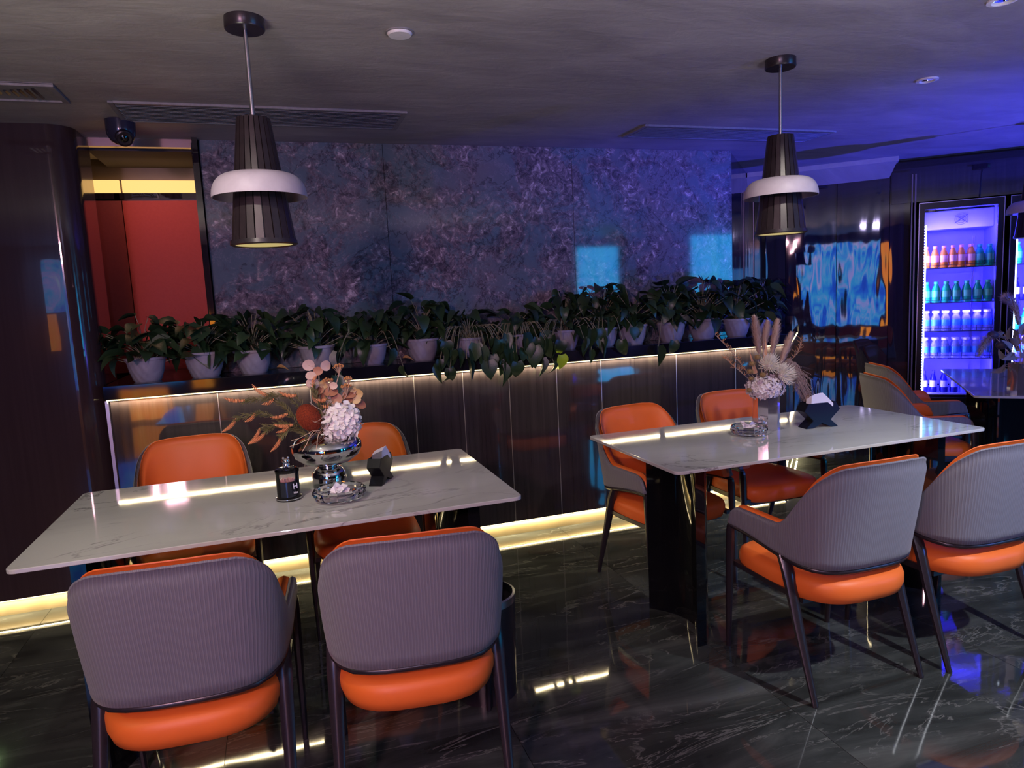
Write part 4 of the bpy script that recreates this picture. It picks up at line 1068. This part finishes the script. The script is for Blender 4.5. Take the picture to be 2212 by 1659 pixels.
# glass vase of the right table
def prismvase(label, x, y, r, h):
    t = thing('glass_vase', label, 'vase', (x, y, T))
    b = MB(); n = 9
    for i in range(n):
        a = 2*math.pi*i/n
        for z_ in (0, h): b.v.append((math.cos(a)*r*(1 if i % 2 else .9), math.sin(a)*r*(1 if i % 2 else .9), z_))
    for i in range(n): j = (i+1) % n; b.f.append((2*i, 2*j, 2*j+1, 2*i+1)); b.m.append(0)
    b.f.append(tuple(2*i for i in range(n))); b.m.append(0)
    b.build('mirror_glass_body', pm('iridescent_mirror_glass', (.72, .66, .70), .06, .9), t)
    return t
prismvase('faceted mirror glass vase holding pampas grass on the right table', 2.281, 2.875, .072, .165)
V2 = Vector((2.281, 2.872, T+.15))
MPam = pm('pampas_beige', (.56, .40, .32), .85); MPamC = mat_noisecol('pampas_core', (.34, .24, .18), (.45, .32, .25), 90, .9, .5, .002)
MMum = pm('chrysanthemum_cream', (.80, .74, .60), .6); MThi = mat_noisecol('thistle_brown', (.16, .09, .03), (.32, .20, .08), 200, .9, .6, .003); MPlu = pm('plume_brown', (.36, .25, .19), .8)
def pampas(label, a, b_, r, org, mat=MPam, n=1500, sd=0, bend=None, cat='dried flower', grp=None, core=MPamC):
    t = thing('pampas_plume', label, cat, org, 0, grp); r_ = random.Random(sd); a, b_ = Vector(a)-org, Vector(b_)-org
    ps = spline([a, a.lerp(b_, .5)+Vector(bend or (0, 0, 0)), b_], 6); MB().tube(spline([(0, 0, -.05), a*.5, a], 4), .0018, 5).build('stem', MTan, t, True)
    MB().tube(ps, [r*.42*math.sin(math.pi*min(1, .15+.8*i/(len(ps)-1)))**.7+.0004 for i in range(len(ps))], 8).build('plume_core', core, t, True)
    m = MB()
    for i in range(n):
        f = r_.random(); k = f*(len(ps)-1); j = min(int(k), len(ps)-2); p = ps[j].lerp(ps[j+1], k-j); d = (ps[j+1]-ps[j]).normalized()
        sd_ = Matrix.Rotation(r_.uniform(0, 6.28), 3, d) @ d.orthogonal().normalized(); L = r*1.55*(math.sin(math.pi*(.12+.8*f))**.6)*r_.uniform(.7, 1.15)
        e = p+sd_*L*.8+d*L*r_.uniform(.5, 1.1); w_ = d.cross(sd_)*.0013; q0 = len(m.v)
        mid = p.lerp(e, .55)+d*(-.15*L); m.v += [tuple(p+w_), tuple(p-w_), tuple(mid+w_), tuple(mid-w_), tuple(e)]; m.f += [(q0, q0+1, q0+3, q0+2), (q0+2, q0+3, q0+4)]; m.m += [0, 0]
    m.build('plume_hairs', mat, t, kind='stuff'); return t
GP = 'pampas plumes in the glass vase'
pampas('leftmost and tallest beige pampas plume in the glass vase', (2.23, 2.86, 1.190), (2.204, 2.86, 1.37), .021, V2, sd=1, grp=GP)
pampas('second beige pampas plume from the left in the glass vase', (2.262, 2.87, 1.205), (2.28, 2.86, 1.343), .019, V2, sd=2, grp=GP)
pampas('third beige pampas plume from the left in the glass vase', (2.305, 2.86, 1.180), (2.34, 2.86, 1.346), .021, V2, sd=3, grp=GP)
pampas('rightmost leaning beige pampas plume in the glass vase', (2.358, 2.86, 1.130), (2.424, 2.86, 1.277), .020, V2, sd=4, grp=GP)
def mum(label, c, r, sd, d0):
    t = thing('chrysanthemum', label, 'flower', V2); r_ = random.Random(sd); m = MB(); c = Vector(c)-V2; d0 = Vector(d0).normalized()
    for i in range(150):
        z_ = 1-1.25*(i+.5)/150; ph = math.acos(max(-1, z_)); th = i*2.399963; q = d0.to_track_quat('Z', 'Y').to_matrix(); d = q @ Vector((math.sin(ph)*math.cos(th), math.sin(ph)*math.sin(th), math.cos(ph)))
        L = r*r_.uniform(.8, 1.1); p1 = c+d*L*.55; p2 = c+d*L*.9+d0*L*.10; p3 = c+d*L+d0*L*.22
        m.tube([c+d*.008, p1, p2, p3], [.0016, .0022, .002, .0008], 4, sq=.5, cap=False)
    m.build('petals', MMum, t, True, kind='stuff'); MB().sphere(c, r*.35, 12, 8).build('flower_heart', MPet2, t, True); MB().tube([(0, 0, -.05), c*.6, c], .0025, 5).build('stem', MSpr, t, True)
mum('upper cream spiky chrysanthemum in the glass vase', (2.251, 2.815, 1.132), .058, 11, (-.1, -.6, .7))
mum('lower right cream spiky chrysanthemum in the glass vase', (2.315, 2.795, 1.080), .060, 12, (.5, -.6, .5))
t = thing('dried_hydrangea', 'pinkish dried hydrangea spilling over the rim of the glass vase', 'flower', V2)
hc = Vector((2.25, 2.84, 1.02))-V2
o = petal_cluster('petals', hc, .092, 190, MPet2, 15, .013, .85, .62); o.parent = t; MB().sphere(hc, .080, 16, 10, sc=(1, .85, .6)).build('core', pm('petal_core_pink', (.40, .34, .34), .7), t, True)
TH = [((2.135, 2.79, 1.152), .016, 'upper left brown thistle ball in the glass vase'), ((2.122, 2.79, 1.115), .017, 'brown thistle ball just below the upper left one'), ((2.18, 2.77, 1.096), .017, 'brown thistle ball in front of the upper chrysanthemum'), ((2.124, 2.785, 1.082), .013, 'small brown thistle ball at the left of the glass vase bouquet'), ((2.113, 2.785, 1.027), .014, 'lowest brown thistle ball at the left edge of the dried hydrangea'), ((2.173, 2.80, 1.18), .017, 'topmost brown thistle ball in the glass vase')]
for i, (p, r, lb) in enumerate(TH):
    t = thing('thistle_ball', lb, 'dried flower', V2, 0, 'thistle balls in the glass vase'); r_ = random.Random(i); c = Vector(p)-V2; m = MB(); m.sphere(c, r*.72, 10, 6)
    for k in range(170):
        ph = math.acos(1-2*(k+.5)/170); th = k*2.399963; d = Vector((math.sin(ph)*math.cos(th), math.sin(ph)*math.sin(th), math.cos(ph))); w_ = d.orthogonal().normalized()*.0007; q0 = len(m.v)
        m.v += [tuple(c+d*r*.6+w_), tuple(c+d*r*.6-w_), tuple(c+d*r*1.15)]; m.f.append((q0, q0+1, q0+2)); m.m.append(0)
    m.build('spiny_head', MThi, t); MB().tube(spline([(-.02, 0, -.03), c*.6+Vector((0, -.01, -.01)), c], 5), .0012, 5).build('stem', MTan, t, True)
# arching grass plume
t = thing('arching_grass', 'drooping brown feathery grass arching right over the napkin holder', 'dried grass', V2); r_ = random.Random(9); m = MB()
for i in range(150):
    f = r_.random(); x1 = r_.uniform(.14, .29); z1 = .20-1.9*(x1-.13)**2*4 + r_.uniform(-.07, .03)
    s0 = Vector((.03+.05*f, -.01+r_.uniform(-.02, .02), .08+.05*f)); e = Vector((x1, r_.uniform(-.05, .04), z1-.06*f-.03))
    ps = spline([s0, s0.lerp(e, .5)+Vector((0, 0, .045+.03*f)), e], 7); m.tube(ps, .0007, 3, cap=False)
    for k in range(5, len(ps)):
        for q_ in range(2):
            v = Vector((r_.uniform(-.4, .8), r_.uniform(-.6, .6), -1)).normalized()*.011; w_ = Vector((.0011, 0, 0)); q0 = len(m.v); m.v += [tuple(ps[k]-w_), tuple(ps[k]+w_), tuple(ps[k]+v)]; m.f.append((q0, q0+1, q0+2)); m.m.append(0)
m.build('grass_blades', MPlu, t, kind='stuff')
# twigs
for lb, pts, sd in (('thin brown seeded twig leaning far left out of the glass vase', [(2.236, 2.869, 1.013), (2.145, 2.869, 1.126), (2.076, 2.869, 1.209), (1.985, 2.869, 1.298)], 1), ('second thin seeded twig leaning left from the glass vase', [(2.236, 2.86, 1.013), (2.13, 2.86, 1.10), (2.06, 2.86, 1.16), (2.03, 2.86, 1.18)], 2), ('thin curly twig at the right of the pampas plumes', [(2.30, 2.87, 1.05), (2.40, 2.87, 1.12), (2.47, 2.869, 1.181), (2.491, 2.869, 1.24)], 3)):
    t = thing('seeded_twig', lb, 'dried twig', V2); r_ = random.Random(sd); ps = spline([Vector(p)-V2 for p in pts], 7); m = MB(); m.tube(ps, .0013, 4); sd_ = MB()
    for i in range(6, len(ps)):
        for k in range(3):
            v = Vector((r_.uniform(-.8, .8), r_.uniform(-.6, .6), r_.uniform(.1, 1))).normalized()*r_.uniform(.012, .030); e = ps[i]+v; m.tube([ps[i], e], .0006, 3, cap=False)
            for q_ in range(4): sd_.sphere(ps[i].lerp(e, .4+.2*q_)+Vector((r_.uniform(-.002, .002),)*3), .0017, 5, 3)
    m.build('twig', MPlu, t); sd_.build('seeds', MSeed, t, kind='stuff')
# folded palm-spear leaves
MSpe = mat_noisecol('tan_spear_leaf', (.50, .27, .17), (.62, .36, .24), 30, .6, .2, .001)
for lb, tip, base, w_ in (('pleated tan spear leaf standing between the pampas plumes', (2.254, 2.84, 1.265), (2.254, 2.84, 1.13), .020), ('tan spear leaf among the thistle balls', (2.141, 2.82, 1.217), (2.178, 2.82, 1.10), .014)):
    t = thing('spear_leaf', lb, 'dried leaf', V2); a, b_ = Vector(tip)-V2, Vector(base)-V2; d = (a-b_).normalized(); sd_ = d.cross(Vector((0, 1, 0))).normalized(); m = MB(); n = 8; m.v.append(tuple(a))
    for i in range(n+1): f = i/n-.5; m.v.append(tuple(b_+sd_*w_*2*f*.9+Vector((0, -.004 if i % 2 else .003, 0))))
    for i in range(n): m.f.append((0, i+1, i+2)); m.m.append(0)
    m.build('pleats', MSpe, t); MB().tube([(0, 0, -.04), b_], .0016, 5).build('stem', MTan, t)

# far table: vase with a dark bouquet, half cut by the picture edge
V3 = Vector((4.115, 2.912, T+.16)); prismvase('faceted mirror glass vase with a dark bouquet on the far table', V3.x, V3.y, .070, .185)
MLv = pm('lavender_pampas', (.45, .40, .52), .85); MDn = mat_noisecol('dark_plum', (.03, .025, .05), (.06, .05, .09), 60, .6, .3, .003); MGb = mat_noisecol('grey_green_leaf', (.16, .16, .16), (.26, .26, .27), 30, .6, .2, .001)
pampas('tall pale pampas plume at the right picture edge before the fridges', (4.10, 2.93, 1.22), (4.02, 2.96, 1.385), .034, V3, MLv, 700, 21, (.02, 0, .03), core=MGb)
pampas('drooping pale pampas plume hanging left of the far bouquet', (4.02, 2.962, 1.175), (3.83, 2.962, 1.055), .026, V3, MLv, 700, 22, (-.03, 0, .03), core=MGb)
for lb, p, r in (('dark plum ball above the drooping plume of the far bouquet', (3.935, 2.962, 1.168), .027), ('lower dark plum ball in the far bouquet', (4.0, 2.955, 1.105), .030)):
    t = thing('plum_ball', lb, 'dried flower', V3); c = Vector(p)-V3; m = MB(); m.sphere(c, r, 14, 9, sc=(1.1, 1, .9)); m.build('head', MDn, t, True); MB().tube(spline([(0, 0, -.05), c*.6, c], 4), .002, 5).build('stem', MTan, t)
t = thing('grey_leaf_bush', 'grey jagged leaves and twigs of the far bouquet', 'dried leaves', V3); r_ = random.Random(77); m = MB()
for i in range(46):
    az_, h = r_.uniform(0, 6.28), r_.uniform(-.02, .20); rad = r_.uniform(.04, .15); e = Vector((math.cos(az_)*rad, math.sin(az_)*rad*.7, h)); m.tube([(0, 0, -.03), e*.5+Vector((0, 0, .02)), e], .0012, 3, cap=False)
    link('leaf', GLF if i else None, t, mtx=leafmtx(e, e+Vector((0, 0, r_.uniform(-.1, .1))), r_.uniform(0, 6), r_.uniform(.05, .09))) if i else None
    if i == 0: GLF = leaf_mesh('leaf', .8, .4, MGb, .26)
m.build('twigs', MTan, t)
